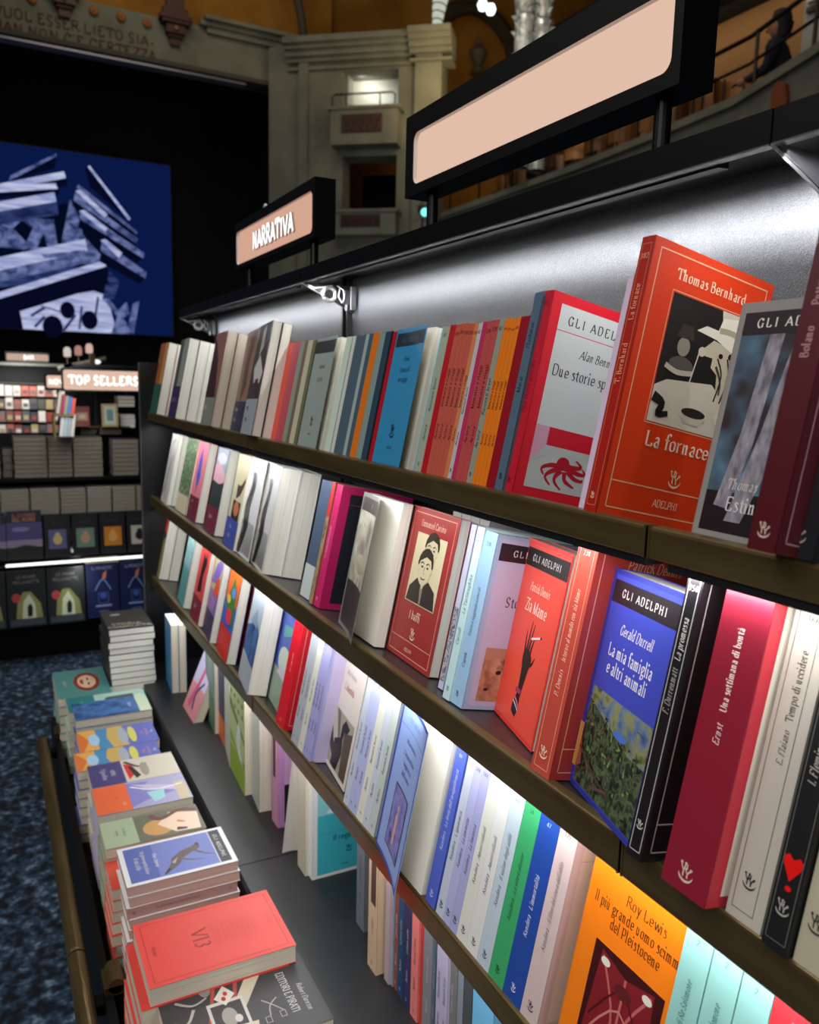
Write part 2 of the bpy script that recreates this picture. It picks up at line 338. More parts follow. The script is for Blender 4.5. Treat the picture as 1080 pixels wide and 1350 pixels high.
ROWS = [
 {'r': 1, 'k': 'F', 'x': -2.2005, 'y': 0.375, 'z': -0.0845, 'w': 0.112, 'h': 0.18, 'yaw': -1.0, 'd': 'rust-orange paperback with teal lower band', 'c': '#9a5a2a', 'D': 'teal_band', 'n': 2, 't': 0.0215},
 {'r': 1, 'k': 'F', 'x': -1.9554, 'y': 0.375, 'z': -0.0845, 'w': 0.112, 'h': 0.18, 'yaw': -3.0, 'd': 'dark green and white paperback with purple label', 'c': '#4a5248', 'D': 'purple_label', 'n': 3, 't': 0.0223},
 {'r': 1, 'k': 'F', 'x': -1.6275, 'y': 0.375, 'z': -0.0845, 'w': 0.112, 'h': 0.18, 'yaw': -4.0, 'd': 'dusty pink photo paperback with grey-green label', 'c': '#8a5c50', 'D': 'pink_label', 'n': 2, 'pages': 'old', 't': 0.019},  # shadow on these page edges is put into their colour
 {'r': 1, 'k': 'F', 'x': -1.4694, 'y': 0.392, 'z': -0.088, 'w': 0.112, 'h': 0.18, 'yaw': -6.5, 'd': 'brown portrait paperback with navy label', 'c': '#8a6a5c', 'D': 'navy_label', 't': 0.022},
 {'r': 1, 'k': 'F', 'x': -1.3385, 'y': 0.375, 'z': -0.0845, 'w': 0.112, 'h': 0.18, 'yaw': -7.5, 'd': 'black-and-white photo paperback with grey label', 'c': '#3b3634', 'D': 'bw_photo', 'n': 2, 't': 0.015},
 {'r': 1, 'k': 'S', 'x': -1.2288, 'y': 0.39, 'z': -0.0876, 'w': 0.09, 'h': 0.153, 'yaw': 0, 'd': 'bright vermilion spine', 'c': '#d8402a', 'n': 2, 't': 0.0151},
 {'r': 1, 'k': 'S', 'x': -1.1986, 'y': 0.39, 'z': -0.0876, 'w': 0.09, 'h': 0.153, 'yaw': 0, 'd': 'raspberry pink spine', 'c': '#b23a4e', 'n': 2, 't': 0.0163},
 {'r': 1, 'k': 'S', 'x': -1.1661, 'y': 0.39, 'z': -0.0876, 'w': 0.09, 'h': 0.153, 'yaw': 0, 'd': 'sage green spine', 'c': '#7f9080', 't': 0.0174},
 {'r': 1, 'k': 'S', 'x': -1.1486, 'y': 0.39, 'z': -0.0876, 'w': 0.09, 'h': 0.153, 'yaw': 0, 'd': 'brown spine', 'c': '#6b5a48', 't': 0.0136},
 {'r': 1, 'k': 'S', 'x': -1.135, 'y': 0.39, 'z': -0.0876, 'w': 0.09, 'h': 0.153, 'yaw': 0, 'd': 'pale cream spine', 'c': '#b8b69c', 't': 0.02},
 {'r': 1, 'k': 'S', 'x': -1.115, 'y': 0.39, 'z': -0.0876, 'w': 0.09, 'h': 0.153, 'yaw': 0, 'd': 'olive green spine', 'c': '#66684c', 't': 0.013},
 {'r': 1, 'k': 'F', 'x': -1.0989, 'y': 0.39, 'z': -0.0876, 'w': 0.09, 'h': 0.153, 'yaw': 0, 'd': 'grey-green paperback with curling cover and black top band', 'c': '#8d9c96', 'D': 'band_small', 'curl': True, 'n': 1, 'bk': '#b8d4c0', 'open': 4.5, 't': 0.007},
 {'r': 1, 'k': 'S', 'x': -0.993, 'y': 0.39, 'z': -0.0876, 'w': 0.09, 'h': 0.153, 'yaw': 0, 'd': 'white and mint spine', 'c': '#c4d4c6', 't': 0.0186},
 {'r': 1, 'k': 'S', 'x': -0.9717, 'y': 0.39, 'z': -0.0876, 'w': 0.09, 'h': 0.153, 'yaw': 0, 'd': 'white spine with dark number box', 'c': '#c8ccc4', 't': 0.0104},
 {'r': 1, 'k': 'S', 'x': -0.9614, 'y': 0.39, 'z': -0.0876, 'w': 0.09, 'h': 0.153, 'yaw': 0, 'd': 'slate blue spine', 'c': '#4c5f6b', 'n': 3, 't': 0.01},
 {'r': 1, 'k': 'S', 'x': -0.9314, 'y': 0.39, 'z': -0.0876, 'w': 0.09, 'h': 0.153, 'yaw': 0, 'd': 'grey-white spine', 'c': '#9aa9a6', 't': 0.0097},
 {'r': 1, 'k': 'S', 'x': -0.9217, 'y': 0.39, 'z': -0.0876, 'w': 0.09, 'h': 0.153, 'yaw': 0, 'd': 'slate blue spine', 'c': '#445764', 't': 0.0119},
 {'r': 1, 'k': 'S', 'x': -0.9099, 'y': 0.39, 'z': -0.0876, 'w': 0.09, 'h': 0.153, 'yaw': 0, 'd': 'orange spine', 'c': '#d0701c', 't': 0.0185},
 {'r': 1, 'k': 'S', 'x': -0.8914, 'y': 0.39, 'z': -0.0876, 'w': 0.09, 'h': 0.153, 'yaw': 0, 'd': 'grey-green spine', 'c': '#7c918e', 't': 0.0157},
 {'r': 1, 'k': 'S', 'x': -0.8757, 'y': 0.39, 'z': -0.0876, 'w': 0.09, 'h': 0.153, 'yaw': 0, 'd': 'dark blue spine', 'c': '#2c4152', 't': 0.0152},
 {'r': 1, 'k': 'S', 'x': -0.8605, 'y': 0.39, 'z': -0.0876, 'w': 0.09, 'h': 0.153, 'yaw': 0, 'd': 'thin black spine', 'c': '#17181c', 't': 0.0053},
 {'r': 1, 'k': 'S', 'x': -0.8552, 'y': 0.39, 'z': -0.0876, 'w': 0.09, 'h': 0.153, 'yaw': 0, 'd': 'deep red spine', 'c': '#a81220', 't': 0.0095},
 {'r': 1, 'k': 'F', 'x': -0.8457, 'y': 0.39, 'z': -0.0876, 'w': 0.09, 'h': 0.153, 'yaw': 0, 'd': 'sky blue paperback with curling cover and black top band', 'c': '#2f86b4', 'D': 'band_blue', 'curl': True, 'n': 1, 'bk': '#69b4dc', 'open': 6.5, 't': 0.008},
 {'r': 1, 'k': 'S', 'x': -0.7404, 'y': 0.39, 'z': -0.0876, 'w': 0.09, 'h': 0.153, 'yaw': 0, 'd': 'pale sage spine with small title', 'c': '#9aa390', 'D': 't1', 't': 0.015},
 {'r': 1, 'k': 'S', 'x': -0.7254, 'y': 0.39, 'z': -0.0876, 'w': 0.09, 'h': 0.153, 'yaw': 0, 'd': 'crimson spine', 'c': '#b01420', 't': 0.0114},
 {'r': 1, 'k': 'S', 'x': -0.714, 'y': 0.39, 'z': -0.0876, 'w': 0.09, 'h': 0.153, 'yaw': 0, 'd': 'salmon terracotta spine', 'c': '#b85444', 'n': 4, 'D': 't2', 't': 0.0089},
 {'r': 1, 'k': 'S', 'x': -0.6786, 'y': 0.39, 'z': -0.0876, 'w': 0.09, 'h': 0.153, 'yaw': 0, 'd': 'orange-brown spine in shiny wrap', 'c': '#c87848', 'D': 't2', 't': 0.0074},
 {'r': 1, 'k': 'S', 'x': -0.6712, 'y': 0.39, 'z': -0.0876, 'w': 0.09, 'h': 0.153, 'yaw': 0, 'd': 'silver grey spine', 'c': '#b8b2b6', 'D': 't1', 't': 0.0072},
 {'r': 1, 'k': 'S', 'x': -0.664, 'y': 0.39, 'z': -0.0876, 'w': 0.09, 'h': 0.153, 'yaw': 0, 'd': 'magenta spine', 'c': '#b42a5a', 't': 0.0071},
 {'r': 1, 'k': 'S', 'x': -0.6569, 'y': 0.39, 'z': -0.0876, 'w': 0.09, 'h': 0.153, 'yaw': 0, 'd': 'faded rose-red spine', 'c': '#b24848', 'n': 2, 'D': 't2', 't': 0.0103},
 {'r': 1, 'k': 'S', 'x': -0.6362, 'y': 0.39, 'z': -0.0876, 'w': 0.09, 'h': 0.153, 'yaw': 0, 'd': 'grey-olive spine with small title', 'c': '#8c9080', 'D': 't1', 't': 0.0093},
 {'r': 1, 'k': 'S', 'x': -0.6269, 'y': 0.39, 'z': -0.0876, 'w': 0.09, 'h': 0.153, 'yaw': 0, 'd': 'orange spine with black lettering', 'c': '#dc7416', 'n': 4, 'D': 't2', 't': 0.0061},
 {'r': 1, 'k': 'S', 'x': -0.6026, 'y': 0.39, 'z': -0.0876, 'w': 0.09, 'h': 0.153, 'yaw': 0, 'd': 'dark crimson spine', 'c': '#8a0e1c', 't': 0.0134},
 {'r': 1, 'k': 'S', 'x': -0.5846, 'y': 0.387, 'z': -0.0869, 'w': 0.11, 'h': 0.173, 'yaw': 0, 'd': 'blue-grey spine with embossed title', 'c': '#4f6375', 'D': 'sp_blue', 't': 0.0118},
 {'r': 1, 'k': 'S', 'x': -0.5773, 'y': 0.39, 'z': -0.0876, 'w': 0.11, 'h': 0.173, 'yaw': 0, 'd': 'red-bordered paperback with a red octopus on a pale cover', 'c': '#d81c2c', 's': '#b8182c', 'D': 'octopus', 't': 0.0149},
 {'r': 1, 'k': 'S', 'x': -0.4649, 'y': 0.382, 'z': -0.0859, 'w': 0.11, 'h': 0.173, 'yaw': 0, 'd': 'slim lilac paperback', 'c': '#cdb9d0', 't': 0.006},
 {'r': 1, 'k': 'S', 'x': -0.4504, 'y': 0.375, 'z': -0.0845, 'w': 0.124, 'h': 0.195, 'yaw': 0, 'd': 'orange-red paperback with engraving of a hatted man', 'c': '#d83a10', 's': '#a01a10', 'D': 'furnace', 't': 0.0131},
 {'r': 1, 'k': 'F', 'x': -0.3825, 'y': 0.41, 'z': -0.0916, 'w': 0.09, 'h': 0.153, 'yaw': -1, 'd': 'grey paperback with tall bare tree trunks', 'c': '#8c8884', 'D': 'trunks', 't': 0.02},
 {'r': 1, 'k': 'S', 'x': -0.2884, 'y': 0.35, 'z': -0.0794, 'w': 0.124, 'h': 0.195, 'yaw': 0, 'd': 'wine-red paperback standing forward', 'c': '#4c0814', 'D': 'wine', 't': 0.0168},
 {'r': 1, 'k': 'S', 'x': -0.2834, 'y': 0.368, 'z': -0.0831, 'w': 0.124, 'h': 0.195, 'yaw': 0, 'd': 'black paperback with pale title', 'c': '#131318', 'D': 'blackb', 't': 0.0206},
 {'r': 2, 'k': 'F', 'x': -2.1195, 'y': 0.385, 'z': -0.303, 'w': 0.11, 'h': 0.173, 'yaw': -4.0, 'd': 'white paperback with grey scribble', 'c': '#c8c4c0', 'D': 'scribble', 'n': 2, 't': 0.011},
 {'r': 2, 'k': 'F', 'x': -1.9647, 'y': 0.39, 'z': -0.3041, 'w': 0.11, 'h': 0.173, 'yaw': 0.0, 'd': 'leafy green paperback with beige label', 'c': '#7c8a68', 'D': 'leafy', 't': 0.02},
 {'r': 2, 'k': 'F', 'x': -1.8615, 'y': 0.393, 'z': -0.3047, 'w': 0.11, 'h': 0.173, 'yaw': -2.0, 'd': 'pink paperback with blue feather', 'c': '#dc7c88', 'D': 'feather', 't': 0.018},
 {'r': 2, 'k': 'F', 'x': -1.6939, 'y': 0.395, 'z': -0.3051, 'w': 0.11, 'h': 0.173, 'yaw': -3.5, 'd': 'cloudy sky paperback with maroon label', 'c': '#9a9aa4', 'D': 'cloud', 't': 0.019},
 {'r': 2, 'k': 'F', 'x': -1.5268, 'y': 0.392, 'z': -0.3045, 'w': 0.11, 'h': 0.173, 'yaw': -5.5, 'd': 'beige paperback with trumpet and blue label', 'c': '#cfc4a4', 'D': 'horn', 't': 0.02},
 {'r': 2, 'k': 'F', 'x': -1.4308, 'y': 0.388, 'z': -0.3036, 'w': 0.11, 'h': 0.173, 'yaw': 0, 'd': 'white paperback with black swirling zebra lines, front copy', 'c': '#dcdcdc', 'D': 'zebra', 'curl': True, 't': 0.012, 'open': 3.0},
 {'r': 2, 'k': 'F', 'x': -1.3319, 'y': 0.39, 'z': -0.3041, 'w': 0.11, 'h': 0.173, 'yaw': -8.0, 'd': 'black-and-white striped paperback ahead of thick page blocks', 'c': '#d4d4d4', 'D': 'zebra', 'n': 2, 't': 0.0315},
 {'r': 2, 'k': 'S', 'x': -1.0977, 'y': 0.395, 'z': -0.3051, 'w': 0.11, 'h': 0.173, 'yaw': 0, 'd': 'thick slate-blue spine with pale lower label', 'c': '#4c5c74', 'D': 'slate_label', 't': 0.038},
 {'r': 2, 'k': 'S', 'x': -1.0462, 'y': 0.39, 'z': -0.3041, 'w': 0.11, 'h': 0.173, 'yaw': 0, 'd': 'red and brown picture spine', 'c': '#8a4638', 'D': 'redpic', 't': 0.0121},
 {'r': 2, 'k': 'S', 'x': -1.0394, 'y': 0.392, 'z': -0.3045, 'w': 0.11, 'h': 0.173, 'yaw': 0, 'd': 'magenta paperback with black cover panel', 'c': '#b8205c', 's': '#c42a66', 'D': 'magenta', 't': 0.0265},
 {'r': 2, 'k': 'F', 'x': -0.9399, 'y': 0.39, 'z': -0.3041, 'w': 0.11, 'h': 0.173, 'yaw': 0, 'd': 'curling grey photo paperback', 'c': '#77756f', 'D': 'curlphoto', 'curl': True, 'n': 1, 'open': 15.0, 't': 0.014},
 {'r': 2, 'k': 'F', 'x': -0.8327, 'y': 0.407, 'z': -0.3075, 'w': 0.11, 'h': 0.173, 'yaw': -1.5, 'd': 'brick-red paperback with two stacked portraits', 'c': '#9c3230', 'D': 'portraits', 't': 0.013},
 {'r': 2, 'k': 'S', 'x': -0.6935, 'y': 0.4, 'z': -0.3061, 'w': 0.11, 'h': 0.173, 'yaw': 0, 'd': 'lilac spine with black-and-white etching', 'c': '#c4c4dc', 'D': 'etching', 't': 0.0095},
 {'r': 2, 'k': 'S', 'x': -0.6631, 'y': 0.388, 'z': -0.3036, 'w': 0.11, 'h': 0.173, 'yaw': 0, 'd': 'pale cyan spine', 'c': '#c4e2e4', 'D': 'sp_cyan', 't': 0.0127},
 {'r': 2, 'k': 'S', 'x': -0.653, 'y': 0.39, 'z': -0.3041, 'w': 0.11, 'h': 0.173, 'yaw': 0, 'd': 'light blue paperback with sandstone ruins', 'c': '#a4bede', 's': '#9cc0e0', 'D': 'ruins', 't': 0.0231},
 {'r': 2, 'k': 'F', 'x': -0.6334, 'y': 0.428, 'z': -0.3118, 'w': 0.11, 'h': 0.173, 'yaw': -16.5, 'd': 'coral paperback with a black hand holding a cigarette', 'c': '#e23a34', 'D': 'hand', 't': 0.02},
 {'r': 2, 'k': 'S', 'x': -0.4973, 'y': 0.375, 'z': -0.301, 'w': 0.124, 'h': 0.195, 'yaw': 0, 'd': 'brick-red paperback with pale double frame', 'c': '#a8362e', 's': '#c04a3c', 'D': 'brick238', 't': 0.024},
 {'r': 2, 'k': 'F', 'x': -0.4738, 'y': 0.395, 'z': -0.3051, 'w': 0.11, 'h': 0.173, 'yaw': -18.0, 'd': 'royal blue paperback with garden painting', 'c': '#2c3598', 'D': 'garden', 't': 0.028},
 {'r': 2, 'k': 'S', 'x': -0.3667, 'y': 0.357, 'z': -0.2973, 'w': 0.124, 'h': 0.195, 'yaw': 0, 'd': 'black paperback with thin white frames', 'c': '#1b191c', 'D': 'promise', 't': 0.0133},
 {'r': 2, 'k': 'S', 'x': -0.3365, 'y': 0.358, 'z': -0.2975, 'w': 0.124, 'h': 0.195, 'yaw': 0, 'd': 'thick crimson paperback with white spine lettering', 'c': '#c4303f', 's': '#8a1c30', 'D': 'ernst', 't': 0.0345},
 {'r': 2, 'k': 'S', 'x': -0.2986, 'y': 0.372, 'z': -0.3004, 'w': 0.124, 'h': 0.195, 'yaw': 0, 'd': 'pale grey paperback with thin spine frame', 'c': '#b9b4a8', 'D': 'flaiano', 't': 0.0245},
 {'r': 2, 'k': 'S', 'x': -0.2704, 'y': 0.368, 'z': -0.2996, 'w': 0.124, 'h': 0.195, 'yaw': 0, 'd': 'black paperback with a red heart on the spine', 'c': '#1b1b1b', 'D': 'heart', 't': 0.0161},
 {'r': 2, 'k': 'S', 'x': -0.2531, 'y': 0.372, 'z': -0.3004, 'w': 0.124, 'h': 0.195, 'yaw': 0, 'd': 'cream paperback at the right end', 'c': '#b0a890', 'D': 'cream_end', 't': 0.0241},
 {'r': 3, 'k': 'F', 'x': -2.2666, 'y': 0.385, 'z': -0.521, 'w': 0.11, 'h': 0.173, 'yaw': -2.0, 'd': 'olive paperback with orange-red top', 'c': '#8a8a58', 'D': 'olive', 'n': 2, 't': 0.025},
 {'r': 3, 'k': 'F', 'x': -1.9588, 'y': 0.39, 'z': -0.5221, 'w': 0.11, 'h': 0.173, 'yaw': -5.5, 'd': 'teal and white paperback with coral spine', 'c': '#5c9a98', 'D': 'tealwhite', 't': 0.018},
 {'r': 3, 'k': 'F', 'x': -1.8023, 'y': 0.385, 'z': -0.521, 'w': 0.11, 'h': 0.173, 'yaw': -4.0, 'd': 'coral-red paperback with black cat shape', 'c': '#d84848', 'D': 'cat', 't': 0.011},
 {'r': 3, 'k': 'F', 'x': -1.6782, 'y': 0.385, 'z': -0.521, 'w': 0.11, 'h': 0.173, 'yaw': -6.5, 'd': 'purple floral paperback', 'c': '#8c70a4', 'D': 'floral', 't': 0.014},
 {'r': 3, 'k': 'F', 'x': -1.542, 'y': 0.38, 'z': -0.52, 'w': 0.11, 'h': 0.173, 'yaw': -5.0, 'd': 'paperback with bright flowers and red label', 'c': '#3c64b4', 'D': 'flowers', 't': 0.018},
 {'r': 3, 'k': 'S', 'x': -1.4764, 'y': 0.4, 'z': -0.5241, 'w': 0.11, 'h': 0.173, 'yaw': 0, 'd': 'thin teal spine', 'c': '#50706c', 't': 0.0134},
 {'r': 3, 'k': 'S', 'x': -1.463, 'y': 0.4, 'z': -0.5241, 'w': 0.11, 'h': 0.173, 'yaw': 0, 'd': 'thin red spine', 'c': '#a8202c', 't': 0.0184},
 {'r': 3, 'k': 'F', 'x': -1.3758, 'y': 0.378, 'z': -0.5196, 'w': 0.11, 'h': 0.173, 'yaw': -8.0, 'd': 'white paperback with blue icy sea', 'c': '#b8c4d0', 'D': 'icy', 't': 0.032},
 {'r': 3, 'k': 'F', 'x': -1.2758, 'y': 0.4, 'z': -0.5241, 'w': 0.11, 'h': 0.173, 'yaw': -6.5, 'd': 'blue and green abstract paperback', 'c': '#3c58b0', 'D': 'abstract', 't': 0.02},
 {'r': 3, 'k': 'S', 'x': -1.1518, 'y': 0.375, 'z': -0.519, 'w': 0.11, 'h': 0.173, 'yaw': 0, 'd': 'scarlet paperback with dark cover picture', 'c': '#dc2030', 's': '#d81c2c', 'D': 'scarlet', 't': 0.0383},
 {'r': 3, 'k': 'S', 'x': -1.0789, 'y': 0.375, 'z': -0.519, 'w': 0.11, 'h': 0.173, 'yaw': 0, 'd': 'light grey spine', 'c': '#aeb4bc', 'D': 't1', 'n': 2, 't': 0.0149},
 {'r': 3, 'k': 'S', 'x': -1.0491, 'y': 0.375, 'z': -0.519, 'w': 0.11, 'h': 0.173, 'yaw': 0, 'd': 'cream spine', 'c': '#d8d8c8', 'D': 't1', 't': 0.0191},
 {'r': 3, 'k': 'S', 'x': -1.03, 'y': 0.375, 'z': -0.519, 'w': 0.11, 'h': 0.173, 'yaw': 0, 'd': 'lavender spine', 'c': '#a4a4d4', 'D': 't1', 'n': 3, 't': 0.0102},
 {'r': 3, 'k': 'S', 'x': -1.0127, 'y': 0.38, 'z': -0.52, 'w': 0.11, 'h': 0.173, 'yaw': 0, 'd': 'pale lilac paperback', 'c': '#c8bce0', 'D': 't1', 't': 0.015},
 {'r': 3, 'k': 'F', 'x': -1.0143, 'y': 0.4, 'z': -0.5241, 'w': 0.11, 'h': 0.173, 'yaw': -7.5, 'd': 'cream paperback with shadow photograph', 'c': '#dcd2c8', 'D': 'identity', 't': 0.012},
 {'r': 3, 'k': 'S', 'x': -0.8797, 'y': 0.375, 'z': -0.519, 'w': 0.11, 'h': 0.173, 'yaw': 0, 'd': 'pale blue spine beside the shadow-photo book', 'c': '#c4ccdc', 'D': 't1', 't': 0.0146},
 {'r': 3, 'k': 'S', 'x': -0.8651, 'y': 0.375, 'z': -0.519, 'w': 0.11, 'h': 0.173, 'yaw': 0, 'd': 'periwinkle spine', 'c': '#b4bce4', 'D': 't1', 'n': 2, 't': 0.0129},
 {'r': 3, 'k': 'S', 'x': -0.8393, 'y': 0.375, 'z': -0.519, 'w': 0.11, 'h': 0.173, 'yaw': 0, 'd': 'ivory spine', 'c': '#e0e0d4', 'D': 't1', 't': 0.0181},
 {'r': 3, 'k': 'S', 'x': -0.8212, 'y': 0.375, 'z': -0.519, 'w': 0.11, 'h': 0.173, 'yaw': 0, 'd': 'misty blue spine', 'c': '#c8d0dc', 'D': 't1', 't': 0.0154},
 {'r': 3, 'k': 'S', 'x': -0.8058, 'y': 0.375, 'z': -0.519, 'w': 0.11, 'h': 0.173, 'yaw': 0, 'd': 'pale grey-green spine', 'c': '#c2ccc8', 'D': 't1', 't': 0.017},
 {'r': 3, 'k': 'F', 'x': -0.7782, 'y': 0.372, 'z': -0.5184, 'w': 0.11, 'h': 0.173, 'yaw': 0, 'd': 'blue paperback whose cover swings open over the ledge', 'c': '#8fa8e0', 's': '#2a44a8', 'D': 'lightness', 'curl': True, 't': 0.03, 'open': 15.0},
 {'r': 3, 'k': 'S', 'x': -0.663, 'y': 0.375, 'z': -0.519, 'w': 0.11, 'h': 0.173, 'yaw': 0, 'd': 'bright blue spine with white lettering', 'c': '#5a70d0', 's': '#4c62c8', 'D': 'sp_k1', 't': 0.0192},
 {'r': 3, 'k': 'S', 'x': -0.6406, 'y': 0.375, 'z': -0.519, 'w': 0.11, 'h': 0.173, 'yaw': 0, 'd': 'pale blue-grey spine, number 137', 'c': '#c0c8da', 'D': 'sp_k2', 't': 0.0138},
 {'r': 3, 'k': 'S', 'x': -0.6268, 'y': 0.375, 'z': -0.519, 'w': 0.11, 'h': 0.173, 'yaw': 0, 'd': 'lavender spine, number 148', 'c': '#b0b2dc', 'D': 'sp_k3', 't': 0.0134},
 {'r': 3, 'k': 'S', 'x': -0.6134, 'y': 0.375, 'z': -0.519, 'w': 0.11, 'h': 0.173, 'yaw': 0, 'd': 'lavender spine with dark edge line, number 148', 'c': '#a8aad8', 'D': 'sp_k4', 't': 0.013},
 {'r': 3, 'k': 'S', 'x': -0.6004, 'y': 0.375, 'z': -0.519, 'w': 0.11, 'h': 0.173, 'yaw': 0, 'd': 'ivory spine beside lavender spines', 'c': '#dcdcd2', 'D': 'sp_k5', 't': 0.0182},
 {'r': 3, 'k': 'S', 'x': -0.5823, 'y': 0.375, 'z': -0.519, 'w': 0.11, 'h': 0.173, 'yaw': 0, 'd': 'ivory spine beside pale blue spine', 'c': '#dededa', 'D': 'sp_k6', 't': 0.0187},
 {'r': 3, 'k': 'S', 'x': -0.5635, 'y': 0.375, 'z': -0.519, 'w': 0.11, 'h': 0.173, 'yaw': 0, 'd': 'pale ice-blue spine, number 112', 'c': '#bccad6', 'D': 'sp_k7', 't': 0.0192},
 {'r': 3, 'k': 'S', 'x': -0.5443, 'y': 0.375, 'z': -0.519, 'w': 0.11, 'h': 0.173, 'yaw': 0, 'd': 'emerald green spine', 'c': '#3ca468', 'D': 'sp_k8', 't': 0.0231},
 {'r': 3, 'k': 'S', 'x': -0.5212, 'y': 0.375, 'z': -0.519, 'w': 0.11, 'h': 0.173, 'yaw': 0, 'd': 'royal blue spine with white lettering', 'c': '#22489c', 'D': 'sp_k9', 't': 0.0263},
 {'r': 3, 'k': 'S', 'x': -0.4949, 'y': 0.375, 'z': -0.519, 'w': 0.11, 'h': 0.173, 'yaw': 0, 'd': 'pale pink paperback with peach cover panel and purple shape', 'c': '#d8b4ac', 's': '#cfb9b6', 'D': 'laughter', 't': 0.0226},
 {'r': 3, 'k': 'F', 'x': -0.4501, 'y': 0.375, 'z': -0.519, 'w': 0.11, 'h': 0.173, 'yaw': -1, 'd': 'bright orange paperback with dark red insect panel', 'c': '#ee7c12', 'D': 'beetle', 't': 0.015},
 {'r': 3, 'k': 'S', 'x': -0.3506, 'y': 0.368, 'z': -0.5176, 'w': 0.11, 'h': 0.173, 'yaw': 0, 'd': 'mint-teal spine, number 2, next to the orange cover', 'c': '#8cc0b8', 'D': 'sp_sal', 't': 0.0228},
 {'r': 3, 'k': 'S', 'x': -0.3271, 'y': 0.368, 'z': -0.5176, 'w': 0.11, 'h': 0.173, 'yaw': 0, 'd': 'mint-teal spine, number 2, middle of three', 'c': '#8cc0b8', 'D': 'sp_sal', 't': 0.0224},
 {'r': 3, 'k': 'S', 'x': -0.304, 'y': 0.368, 'z': -0.5176, 'w': 0.11, 'h': 0.173, 'yaw': 0, 'd': 'mint-teal spine, number 2, beside the red spine', 'c': '#8cc0b8', 'D': 'sp_sal', 't': 0.022},
 {'r': 3, 'k': 'S', 'x': -0.2814, 'y': 0.368, 'z': -0.5176, 'w': 0.11, 'h': 0.173, 'yaw': 0, 'd': 'bright red spine, number 487', 'c': '#e03038', 'D': 'sp_red487', 't': 0.0336},
 {'r': 3, 'k': 'S', 'x': -0.2472, 'y': 0.368, 'z': -0.5176, 'w': 0.11, 'h': 0.173, 'yaw': 0, 'd': 'white spine at the right end', 'c': '#e4e4ea', 'D': 'sp_white', 't': 0.0348},
 {'r': 4, 'k': 'F', 'x': -2.0556, 'y': 0.3765, 'z': -0.76, 'w': 0.11, 'h': 0.173, 'yaw': -3.5, 'd': 'blue-edged paperback in white page stack', 'c': '#3c7ca8', 'n': 2, 't': 0.0175},
 {'r': 4, 'k': 'F', 'x': -1.7947, 'y': 0.4175, 'z': -0.76, 'w': 0.124, 'h': 0.195, 'yaw': -5.0, 'd': 'grey-green paperback', 'c': '#7c968c', 'D': 'greygreen', 't': 0.015},
 {'r': 4, 'k': 'F', 'x': -1.7248, 'y': 0.4195, 'z': -0.76, 'w': 0.124, 'h': 0.195, 'yaw': -4.5, 'd': 'navy paperback with coral side and orange base', 'c': '#3a365c', 'D': 'navycoral', 't': 0.015},
 {'r': 4, 'k': 'F', 'x': -1.6284, 'y': 0.415, 'z': -0.76, 'w': 0.124, 'h': 0.195, 'yaw': -9.0, 'd': 'white-edged paperback showing only pages', 'c': '#c4c8b8', 't': 0.018},
 {'r': 4, 'k': 'F', 'x': -1.5064, 'y': 0.397, 'z': -0.76, 'w': 0.124, 'h': 0.195, 'yaw': -3.0, 'd': 'lime green picture paperback with white bird', 'c': '#96b43c', 'D': 'lime', 't': 0.026},
 {'r': 4, 'k': 'F', 'x': -1.4374, 'y': 0.4095, 'z': -0.76, 'w': 0.124, 'h': 0.195, 'yaw': -5.5, 'd': 'white paperback with grey spine', 'c': '#b8bcb4', 'n': 1, 't': 0.022},
 {'r': 4, 'k': 'S', 'x': -1.2851, 'y': 0.412, 'z': -0.76, 'w': 0.11, 'h': 0.173, 'yaw': 0, 'd': 'lilac-pink paperback with panda photo panel', 'c': '#c48cc4', 's': '#c88ca8', 'D': 'panda', 't': 0.0338},
 {'r': 4, 'k': 'S', 'x': -1.1352, 'y': 0.4065, 'z': -0.76, 'w': 0.11, 'h': 0.173, 'yaw': 0, 'd': 'cream page-edged booklet', 'c': '#cfc8b4', 'n': 2, 't': 0.0175},
 {'r': 4, 'k': 'S', 'x': -1.1166, 'y': 0.4125, 'z': -0.76, 'w': 0.11, 'h': 0.173, 'yaw': 0, 'd': 'turquoise paperback with white border and floating iceberg', 'c': '#e2e6e4', 'D': 'kingdom', 't': 0.0305},
 {'r': 4, 'k': 'S', 'x': -0.9678, 'y': 0.435, 'z': -0.76, 'w': 0.11, 'h': 0.173, 'yaw': 0, 'd': 'grey picture paperback', 'c': '#6c747c', 'D': 't1', 't': 0.0266},
 {'r': 4, 'k': 'S', 'x': -0.8832, 'y': 0.4145, 'z': -0.76, 'w': 0.11, 'h': 0.173, 'yaw': 0, 'd': 'tan paperback with brown spine label', 'c': '#d6b898', 'D': 'tan', 't': 0.0263},
 {'r': 4, 'k': 'S', 'x': -0.8485, 'y': 0.4225, 'z': -0.76, 'w': 0.11, 'h': 0.173, 'yaw': 0, 'd': 'mauve grey spine', 'c': '#b8a4ac', 't': 0.0135},
 {'r': 4, 'k': 'S', 'x': -0.8412, 'y': 0.4255, 'z': -0.76, 'w': 0.11, 'h': 0.173, 'yaw': 0, 'd': 'steel blue spine', 'c': '#8898ac', 't': 0.0111},
 {'r': 4, 'k': 'S', 'x': -0.8309, 'y': 0.427, 'z': -0.76, 'w': 0.11, 'h': 0.173, 'yaw': 0, 'd': 'russet brown spine', 'c': '#8c4a3c', 'D': 't3', 't': 0.0109},
 {'r': 4, 'k': 'S', 'x': -0.82, 'y': 0.427, 'z': -0.76, 'w': 0.11, 'h': 0.173, 'yaw': 0, 'd': 'petrol blue spine', 'c': '#1c4a70', 'D': 't3', 't': 0.0149},
